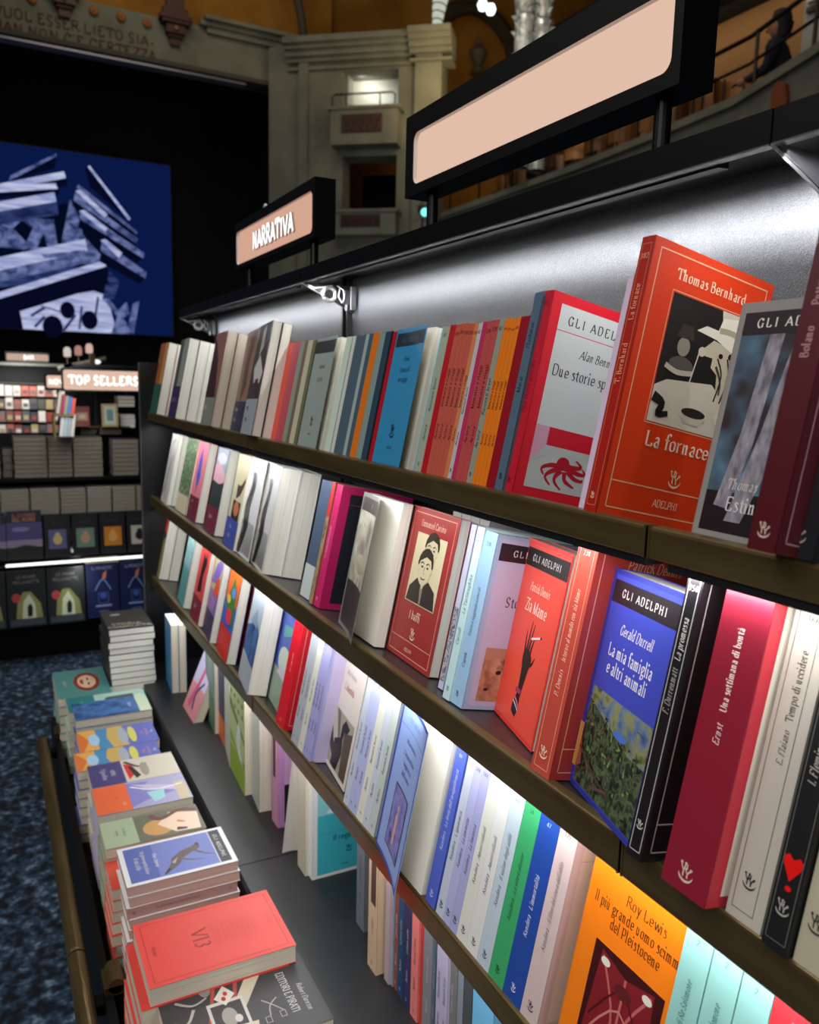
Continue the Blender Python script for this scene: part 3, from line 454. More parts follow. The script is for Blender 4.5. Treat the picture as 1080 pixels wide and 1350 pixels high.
 {'r': 4, 'k': 'S', 'x': -0.8031, 'y': 0.426, 'z': -0.76, 'w': 0.11, 'h': 0.173, 'yaw': 0, 'd': 'indigo spine', 'c': '#34325c', 'D': 't3', 't': 0.0206},
 {'r': 4, 'k': 'S', 'x': -0.7815, 'y': 0.4255, 'z': -0.76, 'w': 0.11, 'h': 0.173, 'yaw': 0, 'd': 'salmon pink spine', 'c': '#e88078', 'D': 't1', 't': 0.0179},
 {'r': 4, 'k': 'S', 'x': -0.7683, 'y': 0.428, 'z': -0.76, 'w': 0.11, 'h': 0.173, 'yaw': 0, 'd': 'tomato red spine', 'c': '#c8403c', 't': 0.0117},
 {'r': 4, 'k': 'S', 'x': -0.75, 'y': 0.4245, 'z': -0.76, 'w': 0.11, 'h': 0.173, 'yaw': 0, 'd': 'warm grey spine', 'c': '#85828a', 'D': 't3', 't': 0.0207},
 {'r': 4, 'k': 'S', 'x': -0.7339, 'y': 0.427, 'z': -0.76, 'w': 0.11, 'h': 0.173, 'yaw': 0, 'd': 'sea-green grey spine', 'c': '#4c6c74', 'D': 't3', 't': 0.0092},
 {'r': 4, 'k': 'S', 'x': -0.7193, 'y': 0.425, 'z': -0.76, 'w': 0.11, 'h': 0.173, 'yaw': 0, 'd': 'pale lavender spine', 'c': '#bcb4d0', 'D': 't1', 'n': 2, 't': 0.0124},
 {'r': 4, 'k': 'S', 'x': -0.6989, 'y': 0.4285, 'z': -0.76, 'w': 0.11, 'h': 0.173, 'yaw': 0, 'd': 'taupe spine', 'c': '#7c7876', 'D': 't3', 't': 0.0188},
 {'r': 4, 'k': 'S', 'x': -0.6818, 'y': 0.4295, 'z': -0.76, 'w': 0.11, 'h': 0.173, 'yaw': 0, 'd': 'cool grey spine', 'c': '#8a929c', 't': 0.0133},
 {'r': 4, 'k': 'S', 'x': -0.6653, 'y': 0.4285, 'z': -0.76, 'w': 0.11, 'h': 0.173, 'yaw': 0, 'd': 'dark grey spine with red edge', 'c': '#4c5054', 't': 0.016},
 {'r': 4, 'k': 'S', 'x': -0.6485, 'y': 0.429, 'z': -0.76, 'w': 0.11, 'h': 0.173, 'yaw': 0, 'd': 'light blue paperback', 'c': '#74bce4', 'D': 'ltblue', 't': 0.0393},
]
STACKS = [
 {'name': 'woman', 'z': -0.75, 'n': 7, 'c': '#4f8c88', 'D': 'st_woman', 't': 0.022, 'lab': 'teal paperback with a red-haired woman portrait', 'x0': -2.1859, 'x1': -1.9903, 'y0': 0.116, 'y1': 0.2367},
 {'name': 'tower', 'z': -0.61, 'n': 11, 'c': '#3c3a38', 'D': 'st_tower', 't': 0.0165, 'rot': 1, 'lab': 'charcoal-covered white-paged book', 'x0': -2.2108, 'x1': -2.0366, 'y0': 0.2393, 'y1': 0.3469},
 {'name': 'ship', 'z': -0.752, 'n': 6, 'c': '#a8ccc0', 'D': 'st_ship', 't': 0.02, 'lab': 'mint paperback with teal label and dark ship', 'x0': -1.9925, 'x1': -1.9004, 'y0': 0.1321, 'y1': 0.3068},
 {'name': 'blue', 'z': -0.748, 'n': 6, 'c': '#2c5c94', 'D': 'st_blue', 't': 0.02, 'lab': 'blue paperback with a pale right strip', 'x0': -1.9396, 'x1': -1.8383, 'y0': 0.1406, 'y1': 0.3043},
 {'name': 'rainbow', 'z': -0.75, 'n': 6, 'c': '#6c70b4', 'D': 'st_face', 't': 0.02, 'lab': 'painted paperback with orange, blue and periwinkle bands, farther stack', 'x0': -1.7765, 'x1': -1.6727, 'y0': 0.1347, 'y1': 0.2906},
 {'name': 'rainbow2', 'z': -0.75, 'n': 6, 'c': '#6c70b4', 'D': 'st_face', 't': 0.02, 'lab': 'painted paperback with orange, blue and periwinkle bands, nearer stack', 'x0': -1.6712, 'x1': -1.5874, 'y0': 0.1212, 'y1': 0.2809},
 {'name': 'purple', 'z': -0.745, 'n': 7, 'c': '#cfc6b4', 'D': 'st_purple', 't': 0.018, 'lab': 'cream paperback with purple label and small red figure', 'x0': -1.5937, 'x1': -1.4977, 'y0': 0.1386, 'y1': 0.2981},
 {'name': 'orange', 'z': -0.745, 'n': 7, 'c': '#a8a4c8', 'D': 'st_orange', 't': 0.018, 'lab': 'lilac streaked paperback with orange label', 'x0': -1.4962, 'x1': -1.3928, 'y0': 0.1361, 'y1': 0.2984},
 {'name': 'green', 'z': -0.742, 'n': 7, 'c': '#8c9884', 'D': 'st_green', 't': 0.018, 'lab': 'paperback with sage label and painted reclining woman', 'x0': -1.3602, 'x1': -1.2753, 'y0': 0.1341, 'y1': 0.2945},
 {'name': 'coral', 'z': -0.765, 'n': 6, 'c': '#e0563f', 'D': 'st_coral', 't': 0.02, 'lab': 'coral-orange paperback mostly hidden beside the greyhound stack', 'x0': -1.2836, 'x1': -1.1985, 'y0': 0.1326, 'y1': 0.2822},
 {'name': 'hound', 'z': -0.728, 'n': 8, 'c': '#e4e4e4', 'D': 'st_hound', 't': 0.0165, 'alt': 1, 'lab': 'white-bordered blue paperback with a leaping dog', 'x0': -1.2441, 'x1': -1.1367, 'y0': 0.1467, 'y1': 0.3103},
 {'name': 'vi', 'z': -0.722, 'n': 8, 'c': '#e0463c', 'D': 'st_vi', 't': 0.026, 'lab': 'coral-red paperback with thin dark frame', 'x0': -1.039, 'x1': -0.9107, 'y0': 0.1393, 'y1': 0.3241},
 {'name': 'pirate', 'z': -0.748, 'n': 8, 'c': '#3c3a3a', 'D': 'st_pirate', 't': 0.024, 'lab': 'charcoal paperback with pinned papers and red ribbons', 'x0': -0.931, 'x1': -0.8011, 'y0': 0.1488, 'y1': 0.3329},
]

WHT = '#e8e4da'; INK = '#1c1a1e'
def gli(panel, band, border_in=.035, title=(), tc=INK, bt=WHT):
    return [('R', .05, .022, .985, .978, panel), ('R', .05, .855, .985, .955, band), ('T', 'GLI ADELPHI', .52, .888, .034, bt, 'B', 'c', .98)] + list(title)
FOLI = noisy(['#0e110c', '#1c2616', '#2c3a2a', '#5c6c48', '#2c1c20', '#6c7c5c'], 95, .45, 6, dist=.8)
SKYP = noisy(['#34507c', '#5c7498', '#8c8c58', '#3c4a30'], 70, .45, 5)
STONE = noisy(['#8a5c48', '#b98468', '#c99f80', '#4c3428'], 60, .5, 5)
TRUNK = noisy(['#54505a', '#86828c', '#a8a4ac'], 160, .5, 4, (3, 1, .4))
FORST = noisy(['#18121a', '#2c262c', '#4c6a80', '#84a4bc'], 18, .5, 3)
def LEAVES():
    rl = random.Random(11); o = []
    for i in range(110):
        x = rl.uniform(.1, .93); y = rl.uniform(.05, .40 - .1*abs(x - .1)); a = rl.uniform(0, 3.1); L = rl.uniform(.025, .06)
        o.append(('W', [(x, y), (x + L*math.cos(a), y + L*.64*math.sin(a))], .022, .006, rl.choice(['#1c2c20', '#2f4a34', '#486b4a', '#7c9458', '#5c2c30', '#26281e', '#3c5c54', '#16180f'])))
    for i in range(14):
        x = rl.uniform(.08, .9); y = rl.uniform(.36, .455); o.append(('W', [(x, y), (x + .05, y + rl.uniform(-.02, .02)), (x + .1, y - .01)], .008, .003, rl.choice(['#3c4428', '#7c8440', '#2c3020'])))
    return o
ETCH = noisy(['#202020', '#c8c8d0', '#303034', '#d8d8e0'], 260, .5, 5)
WASH = noisy(['#34323c', '#6c68b4', '#8c88c8', '#584850'], 60, .5, 4)
BLUEM = noisy(['#16224c', '#2c4c84', '#4878b0', '#1c2c58'], 25, .5, 5)
GREYP = noisy(['#38342f', '#8a8474', '#b9b4a4', '#4c463c'], 22, .5, 3)
def zebra():
    o = []
    for i in range(16): o.append(('W', [(.05 + .06*i, .03), (.12 + .055*i, .12 + .01*(i % 3)), (.02 + .062*i, .26), (.15 + .05*i, .36)], .022, .012, '#141414'))
    for i in range(5): o.append(('W', [(.1 + .04*i, .02), (.25 + .06*i, .3), (.18 + .07*i, .5), (.35 + .05*i, .72), (.3 + .06*i, .95 - .03*i)], .05, .015, '#141414'))
    return o
def face(cx, cy, s, skin='#cfc4a8', hair='#2a241e'):
    y = lambda k: cy + k * s * .66
    return [('O', cx, y(.22), s*.9, s*.66*.88, hair), ('O', cx, y(-.08), s*.76, s*.66*.88, skin), ('O', cx-s*.78, y(-.05), s*.1, s*.1, skin), ('O', cx+s*.78, y(-.05), s*.1, s*.1, skin),
            ('P', [(cx-s*.8, y(.25)), (cx-s*.6, y(.85)), (cx+s*.1, y(1.12)), (cx+s*.7, y(.85)), (cx+s*.82, y(.2)), (cx+s*.6, y(.5)), (cx, y(.62)), (cx-s*.5, y(.4))], hair),
            ('W', [(cx-s*.55, y(.2)), (cx-s*.35, y(.3)), (cx-s*.12, y(.2))], s*.09, s*.04, hair), ('W', [(cx+s*.12, y(.2)), (cx+s*.35, y(.3)), (cx+s*.55, y(.2))], s*.09, s*.04, hair),
            ('O', cx-s*.32, y(.05), s*.12, s*.04, hair), ('O', cx+s*.32, y(.05), s*.12, s*.04, hair),
            ('W', [(cx+s*.02, y(.1)), (cx-s*.08, y(-.25)), (cx+s*.08, y(-.3))], s*.05, s*.05, '#8a7c68'), ('W', [(cx-s*.26, y(-.55)), (cx, y(-.62)), (cx+s*.26, y(-.55))], s*.09, s*.05, '#5a2c24')]
def frames(c, sp=True):
    f = [('B', .05, .03, .95, .97, c, .0009), ('R', .05, .128, .95, .1325, c)]
    return f
SPF = lambda c: [('B', .14, .025, .86, .975, c, .0006)]
D = {
 'teal_band': ([('R', 0, 0, 1, .42, '#2c5a50'), ('R', .6, .42, 1, 1, '#c08a4c')], [('R', 0, 0, 1, .42, '#2c5a50')]),
 'purple_label': ([('R', 0, 0, 1, .4, '#3c3054'), ('T', 'ROMANZO', .15, .2, .05, '#9a90b0', 's', 'l'), ('R', .45, .4, 1, 1, '#8c9488')], [('R', 0, 0, 1, .4, '#3c3054')]),
 'pink_label': ([('R', 0, 0, 1, .3, '#7c8478'), ('P', [(0, .3), (.9, .3), (.6, .7), (.2, .9), (0, .95)], '#3a1e1c'), ('T', 'storie', .1, .17, .05, WHT, 's', 'l')], []),
 'navy_label': ([('R', 0, 0, 1, .3, '#2c2a48'), ('P', [(.4, .3), (.75, .45), (.62, .65), (.85, .98), (.4, .98), (.3, .7)], '#5c4038'), ('T', 'Il mare', .15, .2, .04, WHT, 's', 'l'), ('T', 'vicino', .15, .1, .04, WHT, 's', 'l')], []),
 'bw_photo': ([('R', 0, 0, 1, .32, '#96a0a6'), ('P', [(.15, .6), (.5, .72), (.95, .55), (.8, .45), (.6, .5), (.35, .46)], '#c8c4bc'), ('P', [(.35, .7), (.65, .78), (.6, .98), (.42, .95)], '#b0a898'), ('P', [(.3, .33), (.8, .33), (.7, .5), (.45, .5)], '#4c2c2c'), ('T', 'notte', .15, .22, .04, INK, 's', 'l'), ('T', 'lunga', .15, .12, .04, INK, 's', 'l')], []),
 'band_small': ([('R', 0, .86, 1, .97, '#1d2222'), ('T', 'Racconti', .5, .72, .035, '#4c5a56', 'i', 'c'), ('T', 'LA VITA', .5, .6, .035, '#4c5a56', 'r', 'c'), ('G', .5, .2, .022, '#1c2422'), ('T', 'edizioni', .5, .12, .02, '#3c4a46', 'r', 'c')], [('S', 'racconti', .3, .5, INK, 'r')]),
 'band_blue': ([('R', .03, .87, .97, .97, '#243038'), ('T', 'GLI ADELPHI', .5, .9, .03, '#5c7888', 'r', 'c'), ('T', 'Piccola', .5, .76, .03, '#184a70', 'i', 'c'), ('T', 'Cronaca di', .5, .68, .035, '#184a70', 'r', 'c'), ('T', 'un viaggio', .5, .61, .035, '#184a70', 'r', 'c'), ('G', .5, .2, .026, '#101c28'), ('T', 'ADELPHI', .5, .12, .02, '#184a70', 'r', 'c')], []),
 't1': ([], [('S', 'Racconti brevi', .42, .5, '#3c3c48', 'i'), ('S', 'Autore', .22, .5, '#3c3c48', 'i'), ('N', '47', .93, .5, '#3c3c48'), ('G', .5, .05, .006, '#2c2c34')]),
 't2': ([], [('S', 'Memorie e viaggi', .46, .5, '#5a1c18', 'r'), ('S', 'Autore', .24, .5, '#5a1c18', 'i'), ('N', '120', .93, .5, '#5a1c18'), ('N', '*', .06, .5, '#5a1c18')]),
 't3': ([], [('S', 'Lettere scelte', .42, .55, '#c8c4cc', 'r'), ('S', 'Autore', .2, .55, '#c8c4cc', 'r'), ('G', .5, .05, .007, '#c8c4cc')]),
 'sp_blue': ([], [('S', 'Flashman', .72, .5, '#26333f', 'i'), ('S', 'Marai', .5, .5, '#26333f', 'r'), ('G', .5, .06, .009, '#16202a')]),
 'octopus': ([('R', .09, .05, .95, .95, '#c9d3cf'), ('R', .09, .823, .95, .827, '#c84a50'), ('T', 'GLI ADELPHI', .53, .86, .042, INK, 'B', 'c', .85), ('T', 'Alan Bennett', .56, .72, .04, INK, 'i', 'c', .75),
    ('T', 'Due storie sporche', .13, .61, .052, INK, 'r', 'l', .78), ('R', .09, .05, .95, .35, '#a8b4ae'), ('P', [(.09, .17), (.4, .27), (.95, .27), (.95, .05), (.09, .05)], '#bcc4be'), ('P', [(.09, .17), (.09, .36), (.22, .36), (.22, .22)], '#d4a0b4'), ('R', .22, .25, .95, .36, '#cc1c30'), ('P', [(.09, .17), (.22, .22), (.95, .22), (.95, .27), (.22, .27)], '#b8c0ba'),
    ('O', .42, .195, .065, .034, '#b0182a'), ('O', .47, .18, .05, .02, '#b0182a')] + [('W', [(.44 + .05*math.cos(a), .175 + .018*math.sin(a)), (.44 + .15*math.cos(a), .165 + .05*math.sin(a)), (.44 + .22*math.cos(a+.25), .155 + .065*math.sin(a+.25)), (.44 + .2*math.cos(a+.55), .15 + .085*math.sin(a+.55))], .045, .012, '#b0182a') for a in (-.1, -.7, -1.4, -2.1, -2.7, 2.9, .5)],
    [('S', 'Due storie sporche', .4, .5, '#6e1020', 'i'), ('N', '415', .93, .5, '#6e1020'), ('G', .5, .05, .009, '#6e1020')]),
 'furnace': (frames('#e6b48c') + [('T', 'Thomas Bernhard', .5, .885, .036, '#f4d8b4', 'B', 'c', .88), ('B', .2, .36, .93, .845, '#e6b48c', .0006), ('R', .215, .368, .915, .837, '#1e1a18'),
    ('P', [(.215, .368), (.915, .368), (.915, .46), (.66, .56), (.3, .53), (.215, .5)], '#cfc6b2'), ('P', [(.62, .837), (.66, .75), (.915, .72), (.915, .837)], '#cdc4ae'),
    ('P', [(.6, .72), (.55, .69), (.52, .675), (.54, .655), (.62, .655), (.62, .62), (.68, .6), (.7, .54), (.78, .5), (.9, .53), (.915, .7)], '#c2b69c'), ('P', [(.45, .735), (.52, .762), (.62, .76), (.64, .81), (.78, .825), (.9, .8), (.915, .72), (.915, .675), (.8, .69), (.62, .725)], '#e2dac6'), ('W', [(.63, .762), (.75, .765), (.91, .735)], .035, .035, '#a89c84'), ('W', [(.66, .63), (.72, .58), (.73, .53)], .02, .012, '#4a4038'),
    ('W', [(.66, .66), (.72, .6), (.7, .5)], .012, .012, '#2a2420'), ('W', [(.74, .67), (.78, .6), (.75, .5)], .012, .012, '#2a2420'), ('W', [(.82, .67), (.85, .6), (.8, .52)], .014, .012, '#2a2420'), ('O', .68, .672, .018, .01, '#1a1614'), ('O', .76, .68, .02, .012, '#1a1614'),
    ('P', [(.72, .44), (.84, .52), (.915, .54), (.915, .4), (.8, .39)], '#d8cfbc'), ('O', .56, .43, .115, .03, '#cfc5ae'), ('P', [(.46, .43), (.66, .43), (.62, .392), (.5, .392)], '#c4b9a0'), ('O', .56, .436, .1, .018, '#2a231e'),
    ('O', .37, .66, .05, .035, '#8c8474'), ('P', [(.3, .69), (.44, .69), (.42, .74), (.33, .74)], '#383029'), ('O', .38, .59, .1, .035, '#55504a'), ('W', [(.26, .58), (.36, .565), (.48, .575)], .03, .03, '#b9b09c'), ('W', [(.22, .46), (.3, .44), (.28, .4), (.36, .41)], .06, .03, '#1d1917'), ('W', [(.5, .66), (.47, .53)], .008, .008, '#d8cfbc'), ('O', .52, .665, .03, .018, '#cbbfa6'),
    ('T', 'La fornace', .5, .28, .052, '#f6dcc0', 'B', 'c', .92), ('G', .53, .145, .022, '#f0cca8'), ('T', 'ADELPHI', .5, .065, .027, '#f0cca8', 'r', 'c', .75)],
    SPF('#c86a48') + [('S', 'T. Bernhard', .47, .42, '#e8a480', 'r'), ('S', 'La fornace', .7, .42, '#e8a480', 'r'), ('N', '382', .92, .4, '#e8a480'), ('G', .5, .05, .008, '#f0c8a8')]),
 'trunks': ([('R', .05, .03, .97, .86, FORST), ('R', .05, .03, .97, .2, '#1c1418'), ('P', [(.3, .86), (.42, .86), (.36, .4), (.26, .13), (.14, .14), (.24, .45)], TRUNK), ('P', [(.52, .86), (.58, .86), (.52, .3), (.4, .08), (.26, .08), (.4, .45)], TRUNK), ('P', [(.62, .86), (.72, .86), (.62, .4), (.56, .2), (.5, .2), (.58, .5)], TRUNK), ('P', [(.86, .86), (.95, .86), (.9, .25), (.75, .22), (.82, .5)], TRUNK),
    ('R', .05, .86, .97, .955, '#221c22'), ('T', 'GLI ADELPHI', .53, .89, .036, WHT, 'B', 'c', .95), ('T', 'Thomas Bernhard', .52, .215, .04, '#cfc8c8', 'i', 'c', .75), ('T', 'Estinzione', .52, .125, .056, '#dcd6d4', 'r', 'c', .82)], []),
 'wine': ([('B', .05, .03, .95, .97, '#b08c8c', .0008)], [('S', 'Bolaño', .52, .42, '#c08c8c', 'B'), ('S', 'Puttane assassine', .66, .42, '#c08c8c', 'B', .72), ('N', '361', .95, .3, '#c08c8c'), ('G', .5, .035, .014, '#c8b4a4')]),
 'blackb': ([('B', .05, .03, .95, .97, '#777777', .0008)], [('G', .5, .04, .015, '#b0a89c'), ('S', 'Romanzi', .4, .45, '#8c8c90', 'B')]),
 'scribble': ([('W', [(.1, .1), (.5, .5), (.2, .8), (.8, .95)], .08, .04, '#8a8084'), ('W', [(.6, .05), (.3, .4), (.8, .7)], .06, .04, '#7c7478')], []),
 'leafy': ([('R', 0, .24, 1, 1, noisy(['#dcdcc8', '#5c7a4c', '#2f4a2c', '#c8ccb0'], 90, .5, 4)), ('R', 0, 0, 1, .24, '#c9c2a4')], []),
 'feather': ([('R', 0, 0, 1, .3, '#6c1f38'), ('P', [(.5, .38), (.68, .55), (.62, .75), (.5, .97), (.36, .75), (.34, .55)], '#3c5cc4'), ('W', [(.5, .34), (.5, .6), (.52, .9)], .05, .02, '#24327c'), ('T', 'L oro', .3, .22, .03, WHT, 's', 'l'), ('T', 'blu', .3, .12, .035, '#d8863c', 's', 'l')], []),
 'cloud': ([('R', 0, .3, 1, .62, '#2a3436'), ('R', 0, .62, 1, 1, '#98a0ae'), ('P', [(0, .6), (0, .78), (.4, .84), (1, .7), (1, .62), (.6, .58)], '#d8a8b4'), ('O', .5, .88, .4, .07, '#c4c8d0'), ('R', 0, 0, 1, .3, '#702438'), ('T', 'Luna', .3, .16, .045, WHT, 's', 'l')], []),
 'horn': ([('R', .25, .3, .9, .5, '#2c2426'), ('O', .6, .42, .22, .08, '#c87850'), ('W', [(.4, .6), (.7, .63), (.95, .75)], .25, .08, '#4c3c34'), ('R', 0, 0, 1, .3, '#3c50a4'), ('T', 'Vento', .3, .2, .035, WHT, 's', 'l'), ('T', 'Canto', .3, .1, .035, WHT, 's', 'l')], []),
 'zebra': (zebra() + [('R', 0, .86, .7, .99, '#dcdcdc'), ('T', 'LINEE', .1, .9, .03, '#4c3c70', 's', 'l')], [('S', 'linee e ombre', .3, .5, INK, 's')]),
 'slate_label': ([], [('R', 0, 0, 1, .28, '#c4ccc8')]),
 'redpic': ([], [('R', 0, 0, 1, .72, noisy(['#4c3828', '#a88c68', '#6c4c34'], 60, .5)), ('R', 0, .72, 1, 1, '#b83830')]),
 'magenta': ([('R', .12, .05, .95, .94, '#20222a'), ('R', .12, .855, .95, .858, '#b8205c'), ('T', 'CLASSICI', .32, .88, .034, WHT, 'B', 'l', .9), ('T', 'AMORE', .45, .76, .045, WHT, 'B', 'l', .8), ('T', 'E', .5, .68, .045, WHT, 'B', 'l', .8), ('T', 'VENTO', .38, .6, .045, WHT, 'B', 'l', .8)], [('S', 'La scelta della parola', .4, .4, '#f0c4d4', 'i', .7), ('N', '*', .93, .4, WHT), ('G', .5, .05, .008, WHT)]),
 'curlphoto': ([('R', .04, .03, .96, .9, GREYP), ('R', .04, .87, .96, .97, '#34322e'), ('T', 'URANIO', .5, .9, .035, '#c8c8c0', 's', 'c'), ('O', .5, .5, .3, .07, '#a8a088'), ('R', .04, .03, .96, .35, '#2c2628')], []),
 'portraits': (frames('#e0a890') + [('T', 'Emmanuel Carrère', .5, .885, .04, '#e8c4a8', 'r', 'c', .68), ('R', .2, .38, .84, .84, '#d2c7a2'),
    ('P', [(.21, .385), (.24, .48), (.38, .55), (.5, .5), (.62, .55), (.78, .5), (.83, .385)], '#332c28'), ('P', [(.42, .58), (.5, .47), (.6, .58)], '#c8bc98'), ('W', [(.5, .49), (.52, .39)], .06, .03, '#8c8068')] + face(.56, .745, .17, '#c9bd98') + face(.5, .625, .18, '#cfc3a0') + [('T', 'I baffi', .5, .28, .05, '#f0d4bc', 'r', 'c', .8), ('G', .53, .15, .022, '#eccfb6'), ('T', 'ADELPHI', .5, .065, .022, '#e8c8ac', 'r', 'c', .75)], []),
 'etching': ([], [('R', .1, .05, .9, .5, ETCH)]),
 'sp_cyan': ([], [('S', 'La Tartarughina', .5, .5, '#38505c', 'i'), ('S', 'Carroll', .32, .5, '#38505c', 'i'), ('N', '93', .91, .5, '#38505c'), ('G', .5, .05, .008, '#1c2c34')]),
 'ruins': (gli('#c0bedd', '#30202a', title=[('T', 'Storie', .22, .6, .055, INK, 'r', 'l', .85), ('T', 'naturali', .42, .51, .055, INK, 'r', 'l', .85), ('R', .12, .05, .92, .36, '#b48a74'), ('R', .12, .05, .92, .3, STONE), ('R', .35, .05, .92, .31, noisy(['#3a2a24', '#6c5040', '#8a6a54'], 50, .5)), ('P', [(.4, .31), (.5, .34), (.56, .32), (.66, .35), (.92, .33), (.92, .3), (.4, .3)], '#4c382c'), ('R', .35, .05, .42, .31, '#5c4034'), ('R', .6, .07, .64, .13, '#181210'), ('R', .68, .12, .72, .17, '#181210'), ('R', .5, .2, .53, .24, '#181210'), ('O', .3, .22, .03, .012, '#241a18'), ('O', .5, .18, .03, .02, '#181210'), ('O', .2, .12, .025, .01, '#3c2822'), ('R', .45, .1, .5, .14, '#181210'), ('R', .56, .2, .6, .25, '#181210')]),
    [('S', 'Storie e leggende naturali', .4, .42, '#2c4460', 'i', .62), ('S', 'Capek', .22, .42, '#2c4460', 'i'), ('N', '238', .92, .4, '#2c4460'), ('G', .5, .05, .009, '#16202c')]),
 'hand': (gli('#ea4f3c', '#2c2524', title=[('T', 'Patrick Dennis', .5, .735, .042, '#ffd8c0', 'i', 'c', .7), ('T', 'Zia Mame', .5, .625, .062, '#ffe4d0', 'r', 'c', .8),
    ('P', [(.42, .09), (.52, .07), (.56, .12), (.55, .2), (.6, .33), (.46, .33), (.48, .2), (.42, .14)], '#15120f'), ('P', [(.46, .33), (.6, .33), (.63, .4), (.58, .43), (.44, .44), (.43, .38)], '#15120f'),
    ('W', [(.45, .42), (.43, .48), (.42, .53)], .035, .006, '#15120f'), ('W', [(.49, .42), (.49, .5), (.5, .59)], .04, .006, '#15120f'), ('W', [(.53, .42), (.54, .5), (.56, .58)], .04, .006, '#15120f'), ('W', [(.57, .41), (.59, .47), (.62, .52)], .035, .006, '#15120f'), ('W', [(.6, .37), (.65, .38), (.69, .42)], .045, .006, '#15120f'),
    ('W', [(.54, .5), (.72, .53)], .018, .018, '#e8e0d8'), ('W', [(.72, .53), (.75, .535)], .018, .018, '#30201c'), ('B', .44, .2, .56, .225, '#a83c54', .002), ('W', [(.43, .17), (.5, .16), (.58, .13)], .02, .02, '#c46c80'), ('W', [(.43, .15), (.5, .135), (.57, .115)], .015, .015, '#d8c4c8')]), []),
 'brick238': (frames('#e0a088') + [('T', 'Patrick Dennis', .5, .885, .042, '#e8b89c', 'i', 'c', .75), ('B', .2, .36, .93, .845, '#e0a088', .0006), ('R', .22, .37, .91, .835, '#6c2420')],
    SPF('#e8a890') + [('S', 'P. Dennis', .33, .36, '#f4cdb8', 'i', .75), ('S', 'Intorno al mondo con zia Mame', .47, .36, '#f4cdb8', 'i', .62), ('N', '238', .91, .62, '#f4dccc'), ('G', .5, .065, .017, '#f4dcc0')]),
 'garden': (gli('#3c48b4', '#241c22', title=[('T', 'Gerald Durrell', .52, .735, .042, '#f0e8e4', 'i', 'c', .75), ('T', 'La mia famiglia', .5, .63, .052, '#f4f0ec', 'r', 'c', .8), ('T', 'e altri animali', .5, .555, .052, '#f4f0ec', 'r', 'c', .8), ('R', .07, .03, .97, .47, FOLI), ('P', [(.07, .41), (.3, .37), (.5, .34), (.75, .3), (.97, .3), (.97, .47), (.07, .47)], SKYP)] + LEAVES() + [('R', .07, .03, .071, .031, '#1c1c18'), ('R', .07, .1, .13, .3, '#c07830'), ('R', .07, .1, .09, .3, '#a8985c'), ('P', [(.12, .1), (.2, .13), (.14, .24)], '#8c4440'), ('W', [(.13, .2), (.4, .14), (.68, .1)], .02, .02, '#4c3434'), ('W', [(.4, .08), (.65, .12)], .02, .02, '#5c4440'),
    ('O', .66, .36, .1, .018, '#4c74c8')]), []),
 'promise': (frames('#c4bcb8') + [('B', .28, .4, .93, .86, '#b8b0ac', .0006), ('R', .3, .41, .91, .85, '#b4a78e')], SPF('#c8c0bc') + [('S', 'F. Dürrenmatt', .5, .4, '#b0a8a4', 'i', .7), ('S', 'La promessa', .68, .4, '#e0d8d4', 'i', .75), ('N', '350', .915, .6, '#d8d0cc'), ('G', .5, .1, .01, '#e0d8d4')]),
 'ernst': ([('R', .09, .035, 1, .97, '#e6dccb')], [('S', 'Ernst', .48, .3, '#f0d4d0', 'i', .8), ('S', 'Una settimana di bontà', .585, .3, '#fae6e0', 'B', .74), ('N', '659', .965, .24, '#fbe8e4'), ('G', .5, .035, .02, '#e0c0b8')]),
 'flaiano': ([('R', .06, .03, .94, .97, '#c8c2b4')], [('B', .12, .03, .74, .975, '#4c4844', .0004), ('S', 'E. Flaiano', .49, .3, '#3a3632', 'i', .8), ('S', 'Tempo di uccidere', .62, .3, '#3a3632', 'r', .75), ('N', '366', .92, .4, '#3a3632'), ('G', .45, .1, .016, '#2a2622')]),
 'heart': ([('B', .05, .03, .95, .97, '#8c8c88', .0006), ('R', .05, .1, .95, .104, '#8c8c88')], [('B', .1, .025, .9, .975, '#6c6a66', .0004), ('P', [(.5, .2), (.85, .245), (.86, .265), (.72, .275), (.5, .262), (.3, .275), (.14, .265), (.15, .245)], '#e01410'), ('O', .52, .18, .12, .008, '#e01410'), ('S', 'I. Fleming', .48, .32, '#b0aca8', 'i', .8), ('S', 'Goldfinger', .64, .32, '#c0bcb8', 'i', .8), ('G', .5, .1, .015, '#a8a49c')]),
 'cream_end': ([], [('G', .35, .1, .018, '#3c382c'), ('S', 'Saggi', .5, .3, '#4c483c', 'r')]),
 'olive': ([('R', 0, .72, 1, 1, '#e0482c'), ('R', 0, .62, 1, .72, '#3a3034')], []),
 'tealwhite': ([('R', 0, .5, 1, 1, noisy(['#e4ecec', '#5c9ca0', '#cfe0e0'], 90, .5)), ('R', 0, .9, 1, 1, '#8cb868')], [('R', 0, 0, 1, 1, '#e06a54')]),
 'cat': ([('R', 0, 0, 1, .3, '#7c2438'), ('P', [(.3, .35), (.7, .4), (.62, .6), (.8, .75), (.72, .92), (.6, .8), (.42, .88), (.35, .6)], '#1e1416'), ('T', 'Gatto', .3, .16, .04, WHT, 's', 'l')], []),
 'floral': ([('R', 0, .55, 1, 1, '#b8b07c'), ('P', [(0, .6), (.6, .65), (1, .9), (.7, .95), (.3, .85)], '#7c5cb4'), ('P', [(.4, .5), (1, .55), (.9, .75), (.6, .7)], '#dc5024'), ('R', 0, 0, 1, .3, '#3c3458'), ('O', .6, .42, .2, .08, '#b070b8')], []),
